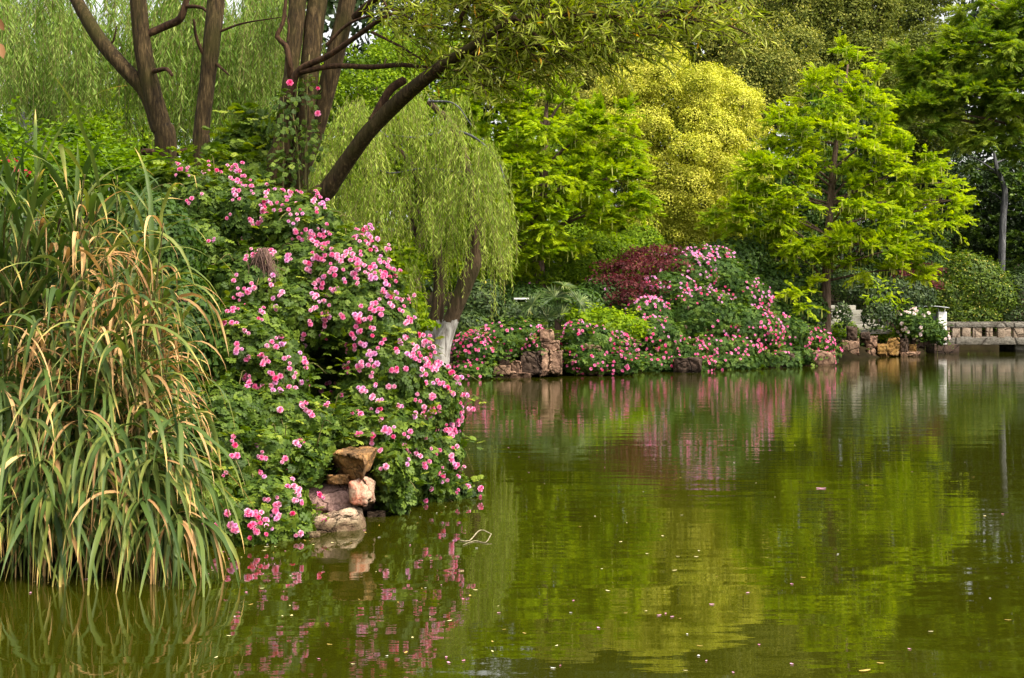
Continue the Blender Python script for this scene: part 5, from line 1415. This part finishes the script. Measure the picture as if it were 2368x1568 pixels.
reed_clump('mixed green and tan reeds in the middle of the clump', cane_list(44, (-80, 380), (11.2, 12.0), (-20, 390), (650, 980), (10.4, 11.2)), .24, 9, .85, np.array([.03, -.15, 0]), .06, width=(.022, .054), dro=(1.2, 3.4))
reed_clump('low fountain of green reeds drooping into the pond', cane_list(50, (-80, 400), (10.9, 11.5), (-40, 450), (960, 1130), (9.9, 10.6)) + cane_list(34, (-60, 420), (10.5, 11.0), (-40, 450), (1130, 1240), (9.75, 10.4)), 0.22, 11, .8, np.array([.05, -.2, -.1]), .06, width=(.022, .05))

# ------------------------------------------------------------------ bridge, steps, notice board
def zat(v, d): return H + (HY - v) / F * d
BD = 60.6
x0 = (2194 - CX) / F * BD
br = thing('stone_bridge', 'low weathered concrete bridge with block railings at the end of the pond', 'bridge', (x0 + 3, BD, 0))
g = Geo(); box(g, x0 - .15, x0 + 9, BD, BD + 2.6, zat(797, BD), zat(781, BD), .015); g.build('deck', M['concrete'], br)
for side, yy in (('front', BD + .05), ('back', BD + 2.3)):
    g = Geo(); box(g, x0 - .35 if side == 'front' else x0 - .1, x0 + 9, yy, yy + .28, zat(757, BD), zat(747, BD) + (.03 if side == 'back' else 0), .012); g.build('handrail', M['concrete'], br)
    for k, (ua, ub) in enumerate([(2203, 2221), (2251, 2271), (2309, 2324), (2345, 2368), (2412, 2430), (2460, 2480)]):
        g = Geo(); w = (ub - ua) / F * BD; xa = (ua - CX) / F * BD + (.25 if side == 'back' else 0)
        box(g, xa, xa + w, yy + .03, yy + .25, zat(781, BD) + .002, zat(757, BD) - .002, .01)
        g.build('post', M['concrete_pale'], br)
for xa in ((2352 - CX) / F * BD, (2352 - CX) / F * BD + 4):
    g = Geo(); box(g, xa, xa + .8, BD + .3, BD + 2.3, -1.0, zat(797, BD) - .003, .02); g.build('pier', M['concrete'], br)
g = Geo(); box(g, x0 - 1.2, x0 - .16, 58.7, BD + 2.4, -1.0, zat(794, BD), .03); g.build('abutment', M['rock_dark'], br)

nb = P(2150, 760, 59.2)
root = thing('notice_board', 'small roofed notice board on a white stone pillar beside the bridge', 'notice board', (nb[0], nb[1], gz(nb[0], nb[1])))
px = lambda u: (u - CX) / F * 59.2
g = Geo(); box(g, px(2168), px(2187), 59.1, 59.45, gz(nb[0], nb[1]) - .3, zat(721, 59.2), .01); g.build('pillar', M['white'], root)
for u in (2169, 2183, 2116):
    g = Geo(); tube(g, [(px(u) + .03, 59.27, zat(722, 59.2) - (.0 if u > 2150 else 1.2)), (px(u) + .03, 59.27, zat(713, 59.2))], [.015, .015], 8, .1); g.build('post', M['metal'], root)
g = Geo()
a = np.linspace(0, 1, 9); xr = px(2106) + (px(2190) - px(2106)) * a; zr = zat(712.5, 59.2) + .07 * np.sin(np.pi * a)
V = []
for yy, dz in ((58.95, 0), (59.6, 0), (59.6, .025), (58.95, .025)):
    V += [(x_, yy, z_ + dz) for x_, z_ in zip(xr, zr)]
Q = [(r * 9 + i, r * 9 + i + 1, ((r + 1) % 4) * 9 + i + 1, ((r + 1) % 4) * 9 + i) for r in range(4) for i in range(8)] + [(0, 9, 18, 27), (8, 35, 26, 17)]
g.add(V, quads=Q); g.build('roof', M['metal'], root)
g = Geo(); box(g, px(2118), px(2166), 59.24, 59.3, zat(765, 59.2), zat(724, 59.2), .006); g.build('panel', M['blackpanel'], root)

st = P(1990, 760, 57)
root = thing('stone_steps', 'pale stone steps climbing behind the catkin tree trunk', 'steps', (st[0], st[1], gz(st[0], st[1])))
for k in range(6):
    v0, v1 = 772 - k * 11, 772 - (k + 1) * 11
    g = Geo(); yk = 56.2 + k * .33
    z1 = zat(v1, 57) ; z0 = z1 - .21
    box(g, (1905 - CX) / F * 57 + k * .03, (2050 - k * 12 - CX) / F * 57, yk, yk + 2.2 - k * .3, z0 + .03, z1 + .001, .012)
    g.build('step', M['stone_pale'], root)

wb_ = P(1204, 691, 48)
root = thing('white_bench', 'small white slab bench glimpsed among the shrubs by the palm', 'bench', (wb_[0], wb_[1], gz(wb_[0], wb_[1])))
g = Geo(); box(g, wb_[0] - .24, wb_[0] + .24, 44.9, 45.3, zat(693, 45), zat(689, 45), .008); g.build('seat', M['white'], root)
for dx in (-.16, .16):
    g = Geo(); box(g, wb_[0] + dx - .03, wb_[0] + dx + .03, 45.02, 45.2, gz(wb_[0], 45.1) - .1, zat(693, 45) - .002, .005); g.build('leg', M['white'], root)

tw0 = P(-40, -60, 3.2)
root = thing('leafy_twig', 'twig with withered brown leaves hanging beside the viewpoint', 'twig', tw0)
g = Geo(); tube(g, [P(-160, -190, 3.4), tw0, P(-12, 40, 3.2), P(-4, 100, 3.2)], [.004, .003, .002, .0012], 6, .02); g.build('stem', M['bark_red'], root)
g = Geo()
q = np.array([P(-10, 40, 3.2), P(-8, 70, 3.2), P(-4, 98, 3.2), P(-20, 10, 3.2), P(-14, -20, 3.2)])
scatter(g, oval_t(.28), q, np.array([[.5, 0, -.8], [-.4, -.2, -.8], [.35, -.2, -.9], [-.6, .1, -.5], [.4, -.3, -.7]]), np.array([[.3, -1, .2]] * 5) + rdir(5) * .3, np.array([.035, .03, .04, .035, .035]), np.array([.1, .3, .2, .0, .3]))
g.build('leaves', M['dry'], root)

# ------------------------------------------------------------------ on the water
tw_ = Geo()
zt_ = [P(u, v, dwater(v)) for u, v in [(1064, 1251), (1085, 1252), (1110, 1240), (1136, 1246), (1122, 1256), (1098, 1252), (1070, 1262)]]
for q in zt_: q[2] = .006
zt_[2][2] = .05; zt_[3][2] = .04
tube(tw_, zt_[:4], [.004, .005, .005, .004], 6, .04, .1)
tube(tw_, zt_[3:], [.004, .004, .003, .002], 6, .04, .1)
tag(tw_.build('twig', M['deadwood'], None, origin=zt_[2]), 'bare pale twig floating by the tips of the big rose', 'twig')

def flake(mat, n=7, rx=1., ry=.6):
    a = np.linspace(0, 2 * np.pi, n, endpoint=False)
    r = 1 + rng.normal(size=n) * .12
    V = np.stack([np.cos(a) * rx * r, np.sin(a) * ry * r, .10 * np.cos(a) ** 2 + .04 * rng.random(n)], 1)
    V = np.concatenate([V, [[0, 0, .0]]])
    T = [(i, (i + 1) % n, n) for i in range(n)]
    me = new_mesh('floating_petal', V, [np.array(T)], np.full(len(V), rng.random()))
    me.materials.append(mat)
    return me
PET = [flake(M['palepink']), flake(M['palepink']), flake(M['whiterose'])]
LVS = [flake(M['debris'], 7, 1, .4), flake(M['debris'], 7, 1, .45), flake(M['debris'], 7, 1, .35)]
def float_thing(name, me, u, v, s, label, cat, group):
    p = P(u, v, dwater(v))
    o_ = bpy.data.objects.new(name, me)
    COL.objects.link(o_)
    o_.location = (p[0], p[1], .004)
    o_.rotation_euler = (0, 0, rng.random() * 6.28)
    o_.scale = (s, s, s)
    tag(o_, label, cat, group)
    return o_
float_thing('floating_petal', PET[0], 1897, 1130, .05, 'large pale pink petal floating alone in the open pond', 'petal', 'petals floating on the pond')
float_thing('floating_leaf', LVS[0], 2000, 1552, .035, 'brown leaf floating nearest to the bottom edge of the pond view', 'leaf', 'leaves floating on the pond')
LP, LL = 'small pale petal floating on the pond', 'small yellowish fallen leaf floating on the pond'
for k in range(170):
    if k % 4 == 3:
        u = rng.uniform(60, 1060); v = np.interp(u, [q[0] for q in shore_px], [q[1] for q in shore_px]) + 4 + 26 * rng.random() ** 2
    elif k % 4 == 0: u, v = rng.uniform(480, 1180), rng.uniform(1215, 1560)
    elif k % 4 == 1: u, v = rng.uniform(1080, 1700), 1000 + 560 * rng.random() ** 1.4
    else: u, v = rng.uniform(1080, 2360), rng.uniform(900, 1560)
    p = P(u, v, dwater(v))
    if land_dist(np.array([p[0]]), np.array([p[1]]))[0] > (.45 if k % 4 == 3 else -.2): continue
    if rng.random() < .45: float_thing('floating_petal', PET[rng.integers(3)], u, v, rng.uniform(.008, .016), LP, 'petal', 'petals floating on the pond')
    else: float_thing('floating_leaf', LVS[rng.integers(3)], u, v, rng.uniform(.009, .022), LL, 'leaf', 'leaves floating on the pond')
